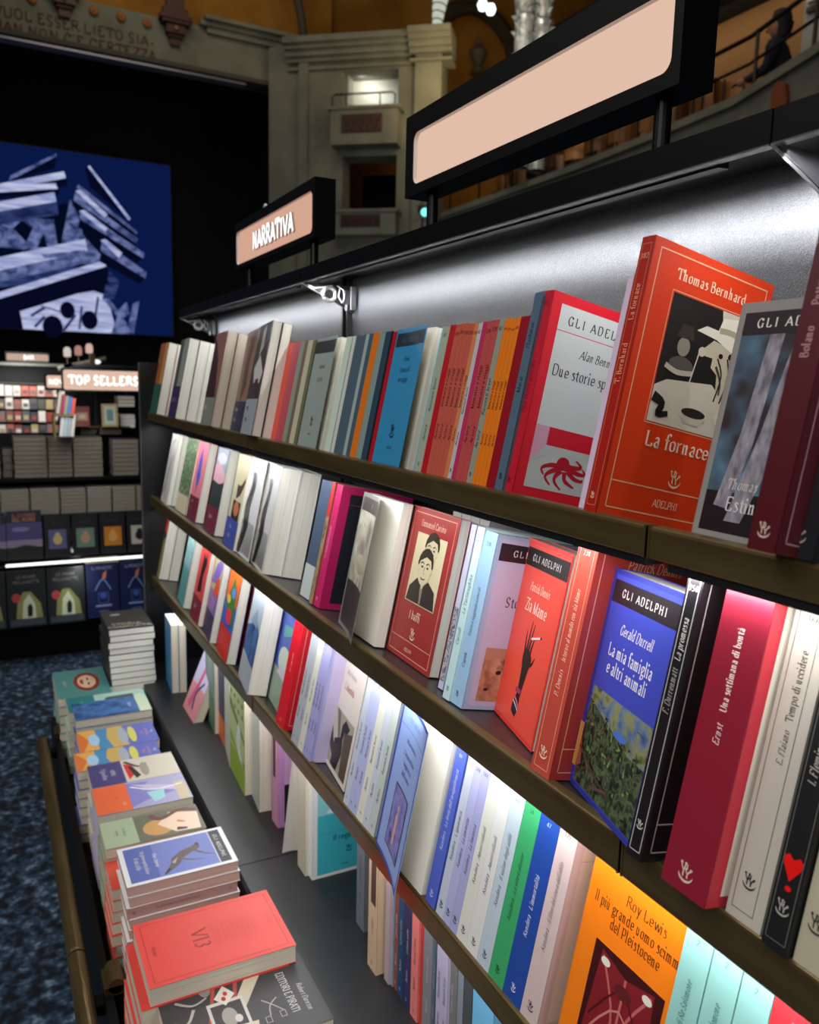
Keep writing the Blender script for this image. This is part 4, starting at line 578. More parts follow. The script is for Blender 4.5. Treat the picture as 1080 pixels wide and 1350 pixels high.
 'flowers': ([('R', 0, .6, 1, 1, '#e06820'), ('P', [(.1, .5), (.5, .9), (.8, .75), (.9, .4), (.4, .35)], '#3c7c34'), ('R', 0, .32, .7, .5, '#2c54b8'), ('O', .5, .45, .22, .09, '#e03c50'), ('O', .6, .72, .16, .06, '#5c8cdc'), ('O', .3, .62, .14, .05, '#e8c444'), ('R', 0, 0, 1, .32, '#d4241c'), ('T', 'Fiori', .25, .2, .03, '#f0a49c', 's', 'l')], []),
 'icy': ([('P', [(0, .3), (1, .24), (1, .6), (.6, .72), (.3, .6), (0, .55)], BLUEM), ('P', [(.2, .62), (.6, .8), (.8, .62)], '#8ca4c0'), ('R', 0, 0, 1, .26, '#a8b0bc'), ('T', 'Il nord', .2, .16, .03, '#5c6878', 's', 'l')], []),
 'abstract': ([('R', 0, 0, 1, .34, '#8ca08c'), ('O', .6, .45, .35, .13, '#c0ccc0'), ('P', [(.3, .3), (1, .28), (1, .36), (.5, .4)], '#c8bcd0'), ('W', [(.3, .7), (.7, .75), (.9, .82)], .2, .05, '#4c9a94')], [('R', 0, 0, 1, 1, '#86a8c8')]),
 'scarlet': ([('B', .06, .04, .94, .96, '#f4b4ac', .0008), ('R', .2, .05, .9, .3, '#3c1014')], [('G', .5, .05, .008, '#f4c4bc'), ('S', 'Il rosso vivo', .5, .4, '#f4c4bc', 'i')]),
 'identity': ([('R', .04, .04, .93, .48, '#a49c8c'), ('P', [(.04, .48), (.35, .48), (.5, .25), (.04, .12)], '#6c6458'), ('P', [(.04, .48), (.2, .48), (.6, .1), (.3, .06), (.04, .3)], '#c0b8a4'), ('P', [(.3, .25), (.5, .3), (.5, .4), (.6, .46), (.8, .43), (.7, .36), (.62, .37), (.6, .3), (.65, .2), (.55, .04), (.3, .04)], '#24201c'), ('P', [(.62, .36), (.93, .42), (.93, .04), (.7, .04)], '#5c4c40'), ('W', [(.1, .3), (.3, .16), (.6, .22)], .12, .16, '#332c28'),
    ('T', 'GLI ADELPHI', .5, .9, .022, '#8c8478', 'r', 'c', 1), ('T', 'Milan Kundera', .5, .78, .034, '#7c746c', 'r', 'c', .75), ('T', "L'identità", .5, .66, .05, '#b83838', 'r', 'c', .8)], []),
 'lightness': ([('B', 0, 0, 1, 1, '#3244a0', .004), ('T', 'GLI ADELPHI', .5, .9, .026, '#42558c', 'r', 'c', .85), ('R', .04, .85, .96, .853, '#3c4c90'), ('T', 'Milan Kundera', .5, .77, .026, '#34447c', 'r', 'c', .95), ("T", "L'insostenibile", .5, .69, .03, '#2c3c78', 'r', 'c', .95), ('T', 'leggerezza', .5, .63, .03, '#2c3c78', 'r', 'c', .95), ("T", "dell'essere", .5, .57, .03, '#2c3c78', 'r', 'c', .95), ('R', .25, .1, .78, .5, '#2c2a3c'), ('R', .27, .11, .76, .49, WASH), ('P', [(.45, .15), (.52, .15), (.53, .32), (.5, .37), (.44, .32)], '#cfa498'), ('O', .49, .385, .03, .02, '#c8a090')], [('S', "L'insostenibile leggerezza", .3, .5, '#c4ccf0', 'i')]),
 'laughter': ([('R', .08, .03, 1, .97, '#e8c9b2'), ('R', .08, .84, 1, .843, '#c49c88'), ('T', 'Milan Kundera', .5, .74, .04, INK, 'i', 'c', .75), ('T', 'Il libro del riso', .5, .64, .05, INK, 'r', 'c', .8), ("T", "e dell'oblio", .5, .57, .05, INK, 'r', 'c', .8), ('R', .3, .05, .9, .46, '#4a2c74')], [('S', 'Kundera', .36, .36, '#5c4c50', 'i', .75), ("S", "Il libro del riso e dell'oblio", .5, .36, '#4c3c40', 'i', .66), ('N', '125', .93, .5, '#3c3034'), ('G', .5, .05, .014, '#2c2428')]),
 'beetle': ([('T', 'Roy Lewis', .55, .84, .045, '#5a2c10', 'r', 'c', .8), ('T', 'Il più grande uomo scimmia', .5, .765, .046, '#3c1c0c', 'r', 'c', .66), ('T', 'del Pleistocene', .5, .7, .046, '#3c1c0c', 'r', 'c', .66), ('R', .17, .1, .83, .62, '#3a0c10'), ('P', [(.2, .14), (.25, .6), (.5, .56), (.75, .6), (.8, .14), (.5, .11)], '#7c1c22'),
    ('W', [(.27, .58), (.45, .35), (.3, .14)], .02, .02, '#b8605c'), ('W', [(.73, .58), (.55, .35), (.7, .14)], .02, .02, '#b8605c'), ('W', [(.5, .56), (.5, .12)], .02, .02, '#b8605c'), ('W', [(.24, .3), (.5, .5), (.76, .3)], .015, .015, '#4c1014'), ('W', [(.22, .2), (.5, .42), (.78, .2)], .015, .015, '#c47a70'), ('O', .5, .5, .08, .03, '#5c1c1c'), ('O', .3, .56, .045, .018, '#d8d4c4'), ('O', .7, .56, .045, .018, '#d8d4c4'), ('O', .28, .17, .04, .018, '#d8d4c4')], []),
 'sp_sal': ([], [('S', "L'anello di Re Salomone", .5, .45, '#33605c', 'i', .7), ('S', 'Lorenz', .3, .45, '#33605c', 'i', .7), ('N', '2', .93, .35, '#2a4c4a'), ('G', .5, .05, .014, '#1c3634')]),
 'sp_red487': ([], [('N', '487', .91, .42, '#f4d0cc'), ('S', 'Il rosso', .6, .4, '#f4d0cc', 'r')]),
 'sp_white': ([], [('S', 'Diari', .7, .4, '#3c3c48', 'r')]),
 'greygreen': ([('R', 0, 0, 1, .4, '#587c5c'), ('R', .3, .5, .8, .9, '#8ea89e')], []),
 'navycoral': ([('R', 0, 0, 1, .28, '#e07038'), ('R', 0, .28, .2, .9, '#e48468')], []),
 'lime': ([('R', 0, .3, 1, 1, '#b9cc88'), ('P', [(0, .7), (1, .5), (1, .56), (0, .78)], '#6c8454'), ('P', [(0, .45), (.6, .3), (1, .32), (1, .25), (0, .36)], '#84a04c'), ('P', [(.45, .45), (.6, .65), (.75, .6), (.7, .4), (.9, .25), (.6, .3)], '#dce0e0')] + [('O', .12 + .25*(i % 4), .86 - .11*(i // 4), .05, .022, '#54704a') for i in range(8)], []),
 'panda': ([('R', .1, .05, .95, .45, '#1c1a1e'), ('O', .5, .32, .25, .08, '#cfc8cc'), ('O', .35, .36, .08, .03, '#141214'), ('O', .62, .38, .08, .03, '#141214'), ('O', .5, .18, .2, .05, '#8c8688'), ('R', .1, .45, .95, .95, '#d0a4d0')], [('R', .2, .5, .6, .97, '#2c1c28')]),
 'kingdom': ([('R', .07, .03, .95, .97, '#3fb4c4'), ('R', .07, .6, .95, .97, '#8cd0d4'), ('P', [(.2, .62), (.35, .72), (.6, .74), (.9, .68), (.95, .6), (.6, .57)], '#e0ecec'), ('P', [(.7, .6), (.95, .62), (.95, .7)], '#d84868'), ('R', .07, .42, .95, .425, '#2c98ac'), ('T', 'Il regno di', .3, .34, .05, '#164a58', 'B', 'l', .85), ('G', .55, .2, .02, '#123c4c'), ('T', 'Adelphi', .5, .08, .02, '#1c5868', 'i', 'c')], []),
 'tan': ([('R', .1, .05, .9, .95, '#e2c8a8')], [('R', .3, .55, .85, 1, '#54403a'), ('S', 'Il viaggio', .3, .4, '#a8604c', 'r'), ('G', .5, .05, .008, '#6c5444')]),
 'ltblue': ([('T', 'Novelle', .5, .7, .05, '#1c4c6c', 'r', 'c')], [('S', 'Novelle', .5, .4, '#1c4c6c', 'r')]),
 # covers lying in the tray
 'st_woman': ([('O', .5, .6, .34, .25, '#8c3024'), ('O', .5, .6, .24, .18, '#e4c0a0'), ('O', .41, .63, .05, .02, '#3c2018'), ('O', .59, .63, .05, .02, '#3c2018'), ('W', [(.42, .52), (.5, .5), (.58, .52)], .04, .03, '#b03028'), ('T', 'ROMANZO', .5, .16, .05, '#dcd8a8', 's', 'c')], []),
 'st_tower': ([('T', 'STORIA', .45, .22, .09, '#d8d4b8', 's', 'c', .8), ('T', 'COMPLETA', .5, .08, .09, '#d8d4b8', 's', 'c', .8), ('O', .3, .78, .12, .04, '#b8b4b0')], []),
 'st_ship': ([('R', 0, 0, 1, .35, '#2c7c7c'), ('P', [(.3, .5), (.6, .45), (.65, .85), (.25, .85)], '#4c4c50'), ('O', .5, .92, .14, .04, '#d8e0b8'), ('T', 'Isole', .5, .16, .05, '#9cd0cc', 's', 'c')], []),
 'st_blue': ([('R', 0, 0, 1, .84, BLUEM), ('R', 0, .84, 1, 1, '#c8d8b8'), ('T', 'Acque', .5, .72, .05, '#c8dcf0', 's', 'c')], []),
 'st_face': ([('R', 0, 0, 1, .22, '#d8743c'), ('P', [(0, .02), (0, .3), (1, .34), (1, .05), (.5, .14)], '#e0a850'), ('R', 0, .24, 1, .42, '#4c8cb8'), ('O', .5, .2, .3, .07, '#a8c8e0'), ('P', [(0, .4), (.5, .36), (1, .42), (1, .62), (.4, .56), (0, .6)], '#c8a860'), ('O', .5, .57, .42, .06, '#a4acb4'), ('O', .5, .69, .4, .05, '#d0cc60'), ('R', 0, .74, 1, 1, '#6068b4'), ('T', 'LA PAROLA', .5, .86, .035, '#e89c8c', 's', 'c'), ('T', 'SOLE', .5, .8, .035, '#e89c8c', 's', 'c'), ('T', 'Saggi', .5, .94, .03, WHT, 's', 'c')], []),
 'st_purple': ([('R', 0, 0, 1, .38, '#4c4478'), ('T', 'Il giardino', .5, .14, .05, '#d8d4e8', 's', 'c'), ('T', 'NERO', .5, .24, .045, WHT, 's', 'c'), ('P', [(.2, .4), (.9, .42), (.7, .5), (.3, .5)], '#cc3038'), ('P', [(.3, .44), (.9, .5), (.8, .56), (.4, .5)], '#2a2624'), ('W', [(.1, .42), (.4, .56), (.3, .66)], .08, .05, '#54504c'), ('O', .55, .62, .3, .05, '#9c978a')], []),
 'st_orange': ([('R', 0, 0, 1, .36, '#e4683c'), ('P', [(.05, .36), (.95, .36), (.8, .5), (.6, .9), (.4, .5), (.1, .6)], '#8480c0'), ('P', [(.5, .55), (.9, .6), (.8, .72), (.5, .74)], '#a0d4d8'), ('P', [(.1, .4), (.3, .7), (.5, .98), (.7, .98), (.4, .6)], '#c8bcd8'), ('R', .3, .86, 1, .98, '#c8b898'), ('W', [(.2, .4), (.45, .65), (.4, .95)], .04, .03, '#f0f0f4'), ('T', 'Lune', .5, .22, .03, '#b84c28', 's', 'c'), ('T', 'Voci', .75, .28, .03, WHT, 's', 'c')], []),
 'st_green': ([('R', 0, 0, 1, .33, '#a4b494'), ('R', 0, .33, 1, 1, '#6c6c58'), ('O', .6, .55, .3, .16, '#c89858'), ('P', [(.1, .7), (.5, .55), (.9, .7), (.95, .95), (.3, .98)], '#ecd0b8'), ('W', [(.1, .5), (.3, .6), (.1, .8), (.2, .98)], .14, .08, '#6c4038'), ('W', [(.5, .75), (.6, .82)], .08, .04, '#d87858'), ('W', [(.8, .72), (.85, .82)], .12, .06, '#4c3028'), ('T', 'La stanza', .5, .2, .03, '#5c6c50', 's', 'c'), ('T', 'quieta', .5, .13, .03, '#5c6c50', 's', 'c')], []),
 'st_coral': ([('T', 'Mattino', .5, .3, .04, '#f0c0a8', 's', 'c')], []),
 'st_hound': ([('R', .06, .045, .94, .955, '#7480c0'), ('R', .06, .045, .94, .3, '#5a68ac'), ('R', .06, .85, .94, .955, '#33343a'), ('R', .06, .843, .94, .852, '#d8d8d8'), ('T', 'GLI ADELPHI', .5, .885, .035, WHT, 'B', 'c', .95), ('T', 'Peter Cameron', .5, .29, .035, WHT, 'i', 'c', .7), ('T', 'Un giorno questo dolore', .5, .19, .036, WHT, 'r', 'c', .68), ('T', 'ti sarà utile', .5, .12, .045, WHT, 'r', 'c', .62),
    ('P', [(.35, .66), (.3, .7), (.36, .73), (.44, .72), (.5, .64), (.58, .56), (.72, .5), (.84, .42), (.8, .38), (.68, .42), (.55, .44), (.42, .54)], '#685c58'), ('W', [(.46, .66), (.6, .74), (.7, .84)], .05, .012, '#685c58'), ('W', [(.6, .52), (.7, .62), (.74, .72)], .05, .012, '#746864'), ('W', [(.8, .4), (.88, .36), (.9, .34)], .06, .02, '#3c3432'), ('P', [(.55, .5), (.7, .46), (.66, .43)], '#b0a49c'), ('O', .33, .71, .05, .018, '#50443f')],
    [('S', 'Un giorno questo dolore ti sarà utile', .25, .5, '#8c6c64', 'r', .6), ('N', '22', .92, .6, '#5c4844'), ('G', .5, .05, .008, '#6c504a')]),
 'st_vi': ([('B', .05, .04, .95, .96, '#8c2420', .0006), ('T', 'VI3', .5, .36, .105, '#8c2a26', 'r', 'c', .85), ('T', 'Autore', .5, .08, .03, '#b03c34', 'i', 'c'), ('T', 'Quaderno', .5, .9, .025, '#d04a40', 'i', 'c')] + [('T', 'una nota lunga di prova', .5, .5 + .035*i, .016, '#cc443a', 'r', 'c', .9) for i in range(9)], []),
 'st_pirate': ([('T', 'Robert Darnton', .62, .88, .034, '#c8c4c0', 'i', 'c', .75), ('T', 'EDITORI E PIRATI', .5, .78, .05, '#dcd8d2', 'r', 'c', .62), ('P', [(.05, .62), (.12, .7), (.55, .5), (.48, .43)], '#c4b8a0'), ('W', [(.1, .52), (.95, .36)], .035, .035, '#b04c44'), ('W', [(.05, .38), (.95, .2)], .035, .035, '#b04c44'), ('R', .35, .28, .8, .52, '#c8c4bc'), ('R', .39, .3, .76, .5, '#3c3836'), ('O', .57, .4, .12, .05, '#a09a92'), ('O', .62, .45, .05, .025, '#d0c8c0'), ('P', [(.16, .42), (.3, .48), (.42, .4), (.3, .34)], '#d8d0c4'), ('O', .27, .42, .03, .015, '#b03c34'), ('O', .33, .4, .03, .015, '#b03c34'),
    ('W', [(.5, .62), (.6, .68), (.7, .73)], .012, .012, '#a8a49c'), ('W', [(.52, .72), (.6, .66), (.72, .64)], .012, .012, '#a8a49c'), ('B', .7, .7, .78, .74, '#a8a49c', .001), ('B', .72, .6, .8, .64, '#a8a49c', .001), ('P', [(.72, .56), (.98, .52), (.95, .36), (.8, .3), (.7, .36)], '#cfc6b0'), ('T', 'IPAD', .83, .42, .035, '#3c3834', 'r', 'c', .7), ('O', .15, .3, .09, .04, '#8c8880'), ('W', [(.2, .1), (.3, .2), (.25, .3)], .03, .02, '#a8a098'), ('W', [(.35, .2), (.5, .14), (.45, .06)], .03, .02, '#b8b0a4'), ('P', [(.6, .2), (.9, .16), (.95, .05), (.62, .08)], '#bcb4a0')], []),
}
def kspine(who, title, num, c):
    return ([], [('S', who, .34, .42, c, 'i', .75), ('S', title, .48, .42, c, 'i', .75), ('N', num, .905, .5, c), ('G', .5, .05, .012, c)])
for k, v in {'sp_k1': ('Kundera', 'La festa dell insignificanza', '80', '#dce0f4'), 'sp_k2': ('Kundera', "L'ignoranza", '137', '#2c2c38'), 'sp_k3': ('Kundera', 'La lentezza', '148', '#2c2c40'), 'sp_k4': ('Kundera', 'La lentezza', '148', '#2c2c40'),
    'sp_k5': ('Kundera', 'Amori ridicoli', '67', '#38342e'), 'sp_k6': ('Kundera', 'Amori ridicoli', '67', '#38342e'), 'sp_k7': ('Kundera', 'Il valzer degli addii', '112', '#2c3038'), 'sp_k8': ('Kundera', 'La vita è altrove', '34', '#123c24'), 'sp_k9': ('Kundera', "L'immortalità", '47', '#e4e8f4')}.items(): D[k] = kspine(*v)

# ================================================================== BOOKCASE
def bookcase():
    X0, X1 = -2.19, .51
    root = empty('bookcase', (-.84, .46, -EYE), None, 'long black bookcase with slanted shelves, brass ledges and lit canopy', 'bookcase')
    off = Vector((.84, -.46, EYE))
    def part(mb, name, parent=None, **k):
        o = mb.build(name, parent or root, **k)
        if not parent: o.location = off
        return o
    seams = {1: [X0, -1.277, -.382, X1], 2: [X0, -1.273, -.386, X1], 3: [X0, -1.262, -.384, X1]}
    Z = {1: -.0845, 2: -.301, 3: -.519}; fh = {1: .0205, 2: .027, 3: .026}
    T = math.tan(TILT)
    for r in (1, 2, 3):
        z = Z[r]
        for a, b in zip(seams[r][:-1], seams[r][1:]):
            m = MB(); y1 = .538; zz = z - .0015; zb = zz - (y1 - .3745) * T
            m.prism([(.3755, zz), (y1, zb), (y1, zb - .009), (.3755, zz - .009)], a + .0004, b - .0004, SHELF); part(m, 'shelf_board')
            m = MB(); g = .0012
            m.prism([(.3705, z - .0022), (.3711, z - .0006), (.3724, z + .0004), (.3795, z + .0004), (.3802, z - .001), (.3802, z - .004), (.3735, z - .004), (.3735, z - fh[r] + .002), (.3752, z - fh[r] + .001), (.3748, z - fh[r]), (.3712, z - fh[r]), (.3705, z - fh[r] + .0012)], a + g, b - g, GOLD)
            m.box(a + g, a + g + .0015, .3698, .377, z - fh[r], z + .0006, GOLD); m.box(b - g - .0015, b - g, .3698, .377, z - fh[r], z + .0006, GOLD)
            part(m, 'shelf_ledge')
            m = MB(); m.box(a + .01, b - .01, .380, .396, z - .0305 if r > 1 else z - .0285, z - .0255 if r > 1 else z - .0235, mat('#2a2a2c', .4)); part(m, 'light_bar')
    # back panels
    for a, b in zip(seams[1][:-1], seams[1][1:]):
        m = MB(); m.box(a + .004, b - .004, .545, .551, -.13, .172, BACK); part(m, 'back_panel')
        m = MB(); m.box(a + .004, b - .004, .545, .551, -.78, -.131, BLACKM); part(m, 'lower_back_panel')
    for x in seams[1][1:-1]:
        m = MB(); m.box(x - .007, x - .001, .532, .546, -.78, .172, BLACK); m.box(x + .004, x + .009, .536, .546, -.78, .172, mat('#2c2c2e', .3)); part(m, 'upright')
    # end panels
    prof = [(.352, .043), (.39, .043), (.43, -.02), (.54, -.02), (.54, .17), (.552, .17), (.552, -EYE), (.352, -EYE)]
    m = MB(); m.prism([(.352, .043), (.392, .0435), (.56, .0435), (.56, -EYE + .02), (.352, -EYE + .02)], X0 - .016, X0, mat('#141416', .4)); part(m, 'end_panel')
    m = MB(); m.box(X0 - .0165, X0 - .0005, .3505, .3522, -.9, .043, mat('#707074', .3, .6)); part(m, 'end_panel_edge')  # paler strip: the lit front edge is put into the colour
    m = MB(); m.box(X0 - .012, X0 - .004, .552, .566, -1.0, .17, BLACK); part(m, 'upright')
    # canopy
    cs = [X0 + .01, -1.264, -.383, X1]
    for a, b in zip(cs[:-1], cs[1:]):
        m = MB(); m.prism([(.453, .1586), (.453, .180), (.56, .180), (.56, .172), (.4600, .172), (.4600, .1586)], a + .0008, b - .0008, BLACK); part(m, 'canopy')
        m = MB(); m.box(a + .0008, b - .0008, .4524, .4605, .1574, .1586, mat('#8a8a8c', .25, .7)); part(m, 'canopy_lip')
        m = MB(); m.box(a + .05, b - .05, .462, .472, .156, .163, mat('#1c1c1e', .4)); part(m, 'light_bar')
    for x in (cs[0] + .002, cs[1], cs[2]):
        m = MB(); m.prism([(.456, .159), (.545, .159), (.545, .118), (.540, .1185)], x - .002, x + .002, mat('#3c3c3f', .4)); m.tube([(x, .455, .1578), (x, .543, .1175)], .0011, mat('#9a9a9c', .3, .6), 5); b = part(m, 'canopy_bracket')
        # cable coil and connector clipped on the bracket
        if x > -1: continue
        m = MB(); n = 20
        m.tube([(x + .006, .500 + .0105*math.cos(t*2*math.pi/n), .143 + .0105*math.sin(t*2*math.pi/n)) for t in range(n + 1)], .0034, mat('#9c9c9c', .4), 8, False)
        m.build('cable_coil', b)
        m = MB(); m.tube([(x + .008, .462, .155), (x + .010, .472, .150), (x + .008, .488, .153), (x + .006, .505, .157)], .0012, mat('#d8d8d8', .3), 6)
        m.tube([(x + .01, .512, .157), (x + .018, .519, .15), (x + .016, .522, .138), (x + .013, .519, .13), (x + .011, .514, .14), (x + .012, .516, .155)], .0009, mat('#bcbcc0', .3), 5); m.build('power_cable', b)
        m = MB(); m.box(x + .010, x + .016, .523, .531, .128, .15, mat('#5c5c5f', .3, .6)); m.tube([(x + .013, .527, .13), (x + .013, .527, .118)], .0028, mat('#8c8c90', .25, .7), 8); m.box(x + .017, x + .022, .532, .540, .12, .156, mat('#77777a', .3, .6)); m.build('connector', b)
    # deck (bottom shelf), tray below it and brass rail
    for a, b in ((X0, -1.172), (-1.1705, -.30), (-.2985, X1)):
        m = MB(); m.box(a, b, .318, .545, -.775, -.76, DECK); part(m, 'deck', bevel=.001)
    m = MB(); m.box(X0 - .10, X1, .3185, .33, -1.02, -.776, BLACK); part(m, 'tray_back')
    m = MB(); m.box(X0 - .10, X1, .118, .3184, -.912, -.90, BLACK); part(m, 'tray_floor')
    m = MB(); m.box(X0 + .05, -1.10, .106, .1175, -1.0, -.850, BLACK); m.box(-1.098, X1, .106, .1175, -1.0, -.850, BLACK); part(m, 'tray_front')
    m = MB(); m.box(X0 - .10, X1, .12, .545, -EYE + .03, -1.0, BLACK); part(m, 'base_cabinet')
    m = MB(); m.box(X0 - .06, X1, .16, .53, -EYE, -EYE + .03, mat('#0a0a0a', .6)); part(m, 'plinth')
    for a, b in ((-2.02, -1.201), (-1.199, -.33), (-.328, X1)):
        m = MB(); m.tube([(a, .080, -.86), (a + .004, .080, -.86), (b - .004, .080, -.86), (b, .080, -.86)], [.010, .0135, .0135, .0125], GOLD, 20); part(m, 'brass_rail', smooth=False)
    for x in (-1.97, -1.1, -.3):
        m = MB(); m.prism([(.082, -.875), (.082, -.866), (.118, -.862), (.118, -.885)], x - .012, x + .012, BLACK); part(m, 'rail_bracket')
    for x in (-2.02, -1.105):
        m = MB(); m.box(x - .004, x + .004, .118, .150, -.90, -.842, BLACK); m.tube([(x - .022, .122, -.838), (x + .022, .122, -.838)], .011, GOLD, 14); m.box(x - .022, x + .022, .106, .135, -.852, -.838, mat('#4a3f24', .4, .6)); part(m, 'tray_divider')
bookcase()

def rrect(x0, x1, z0, z1, r, n=6):
    out = []
    for cx, cz, a in ((x1 - r, z0 + r, -90), (x1 - r, z1 - r, 0), (x0 + r, z1 - r, 90), (x0 + r, z0 + r, 180)):
        for i in range(n + 1):
            t = rad(a + 90 * i / n); out.append((cx + r * math.cos(t), cz + r * math.sin(t)))
    return out
def sign_box(x0, x1, y0, y1, z0, z1, px, text, label, posts, zb, glow='#e2bea9', gs=1.0, group=None, letter_h=.5, R=None, off=(0, 0, 0)):
    root = empty('illuminated_sign', off, R, label, 'sign', group)
    fr = BLACKM; a, b, c, d = px
    m = MB(); inner = rrect(a, b, c, d, .011)
    # front face ring: bridge each inner point to the outline
    def outp(p):
        cx, cz = (x0 + x1)/2, (z0 + z1)/2; q = [p[0], p[1]]
        return q
    N = len(inner); rim = []
    for (x, z) in inner:
        if z <= c + .0111 and abs(z - c) <= .0111: rim.append((x0 if x < a + .0055 else (x1 if x > b - .0055 else x), z0 if (a + .0055 <= x <= b - .0055 or z < c + .0055) else z))
        elif z >= d - .0111: rim.append((x0 if x < a + .0055 else (x1 if x > b - .0055 else x), z1 if (a + .0055 <= x <= b - .0055 or z > d - .0055) else z))
        else: rim.append((x0 if x < (a + b)/2 else x1, z))
    for i in range(N):
        j = (i + 1) % N; m.face([(inner[i][0], y0, inner[i][1]), (inner[j][0], y0, inner[j][1]), (rim[j][0], y0, rim[j][1]), (rim[i][0], y0, rim[i][1])], fr)
        m.face([(inner[i][0], y0, inner[i][1]), (inner[j][0], y0, inner[j][1]), (inner[j][0], y0 + .006, inner[j][1]), (inner[i][0], y0 + .006, inner[i][1])], mat('#e8e4e0', .4))
    for s in ((x0, z0, x1, z0), (x1, z0, x1, z1), (x1, z1, x0, z1), (x0, z1, x0, z0)): m.face([(s[0], y0, s[1]), (s[2], y0, s[3]), (s[2], y1, s[3]), (s[0], y1, s[1])], fr if s[1] != s[3] or s[1] > z0 else mat('#2c292b', .45))
    m.face([(x0, y1, z0), (x1, y1, z0), (x1, y1, z1), (x0, y1, z1)], fr)
    m.build('sign_housing', root)
    m = MB(); m.face([(p[0], y0 + .0055, p[1]) for p in rrect(a - .001, b + .001, c - .001, d + .001, .011)], emit(glow, gs, 'backlit_acrylic')); m.build('light_panel', root)
    if text:
        q, L = letters(text, 'b'); h = (d - c) * letter_h; k = h / 9; sx = .82; mid = (a + b)/2 - L*k*sx/2 + (.012 if len(text) < 10 else 0); zz = (c + d)/2 - h/2
        m = MB(); e = emit('#ffffff', 1.6, 'white_lettering'); rimm = mat('#a8988c', .5)
        for r in q:
            P = [(mid + p[0]*k*sx, zz + p[1]*k) for p in r]
            m.face([(p[0], y0 + .001, p[1]) for p in P], e)
            for i in range(4): A, B = P[i], P[(i+1) % 4]; m.face([(A[0], y0 + .001, A[1]), (B[0], y0 + .001, B[1]), (B[0], y0 + .0055, B[1]), (A[0], y0 + .0055, A[1])], rimm)
        m.build('lettering', root)
    for x in posts:
        m = MB(); m.tube([(x, (y0+y1)/2, zb), (x, (y0+y1)/2, z0 + .001)], .0075, BLACK, 16); m.tube([(x, (y0+y1)/2, zb), (x, (y0+y1)/2, zb + .003)], .012, BLACK, 16); m.build('post', root, smooth=False)
    return root
sign_box(-1.015, -.526, .51, .548, .247, .348, (-.992, -.5365, .260, .3235), None, 'large blank peach backlit sign in black frame above the bookcase, nearer one', [-.972, -.562], .18)
sign_box(-1.853, -1.353, .51, .548, .247, .345, (-1.840, -1.366, .256, .325), 'NARRATIVA', 'peach backlit sign reading NARRATIVA on the far end of the bookcase', [-1.80, -1.405], .18, glow='#d5a68f')
m = MB(); m.tube([(-1.70, .528, .345), (-1.70, .528, .352), (-1.685, .528, .359), (-1.67, .528, .352), (-1.67, .528, .345)], .003, mat('#e8e8e8', .4), 8)
tag(zup(m.build('hook')), 'small white hook on top of the NARRATIVA sign', 'hook')

# ================================================================== BOOKS ON THE SHELVES
RN = {1: 'top shelf', 2: 'second shelf', 3: 'third shelf', 4: 'bottom deck'}
ORD = ['', 'first', 'second', 'third', 'fourth', 'fifth', 'sixth', 'seventh', 'eighth', 'ninth', 'tenth', 'eleventh', 'twelfth', 'thirteenth', 'fourteenth', 'fifteenth', 'sixteenth', 'seventeenth', 'eighteenth', 'nineteenth', 'twentieth']
NUM = ['', 'one', 'two', 'three', 'four', 'five', 'six', 'seven', 'eight']
from collections import Counter
cnt = Counter((e['r'], e['d']) for e in ROWS); seen = Counter()
prev = None
for e in ROWS:
    r = e['r']; fr, sp = D.get(e.get('D'), ([], [])); n = e.get('n', 1); t, wd, h = e['t'], e['w'], e['h']
    d = e['d']; noun = d + (' paperback' if d.endswith('spine') and False else '')
    tilt = RX if r < 4 else Matrix.Identity(3)
    R = tilt @ Matrix.Rotation(rad(e['yaw']), 3, 'Z')
    pg = PAGES_DARK if e.get('pages') == 'old' or r == 4 else PAGES
    dup = cnt[(r, d)] > 1
    if e['k'] == 'F':
        RF = R @ FACE; c = Vector((e['x'], e['y'], e['z']))
        for k in range(n):
            ck = c + RF @ Vector((-k * (t + .0003), 0, 0)) + Vector((.003 * (k % 2), 0, 0))
            lab = f"{d}, face out on the {RN[r]}" if n == 1 else (f"front copy of the {d}, {RN[r]}" if k == 0 else f"{ORD[k+1]} copy back of the {d}, {RN[r]}")
            op = (0, 0)
            if e.get('curl') and k == 0: op = (max(2, e['open'] * .55), e['open'] * 1.5)
            book(ck - RF @ Vector((t, 0, 0)), RF, t, wd, h, lab, (f"copies of the {d}" if n > 1 else None), colr=e.get('c'), spinecol=e.get('s'), front=fr if k == 0 else (), spine=sp if k == 0 else (), open_=op if e.get('curl') and k == 0 else None, pages=pg, back=e.get('bk'))
        if n == 1 or True: prev = d
    else:
        for k in range(n):
            p = Vector((e['x'] + k * t + .0001, e['y'], e['z']))
            if n > 1: lab = f"{ORD[k+1]} from left of {NUM[n]} {d}s, {RN[r]}"
            elif dup: lab = f"{d}, {RN[r]}, right of the {prev}"
            elif d.endswith('spine'): lab = f"book with {d}, {RN[r]}"
            else: lab = f"{d}, {RN[r]}"
            book(p, R, t - .0003, wd, h - .002 * ((k * 7 + len(d)) % 3) * .4, lab, (f"{d}s on the {RN[r]}" if n > 1 else None), colr=e.get('c'), spinecol=e.get('s'), front=fr, spine=sp, pages=pg)
        prev = d
tl = Matrix.Rotation(rad(-22), 3, 'X') @ FACE
book(Vector((-1.86, .378, -.76)) - tl @ Vector((.02, 0, 0)), tl, .02, .112, .172, 'pink and lilac paperback leaning far back beside the blue-edged books, bottom deck', colr='#d88c94', front=[('R', 0, .4, 1, 1, '#c8c4e4'), ('W', [(.3, .1), (.5, .5), (.6, .9)], .2, .1, '#d04c84'), ('W', [(.6, .1), (.5, .3), (.8, .5)], .1, .06, '#3c3464')], pages=PAGES_DARK)
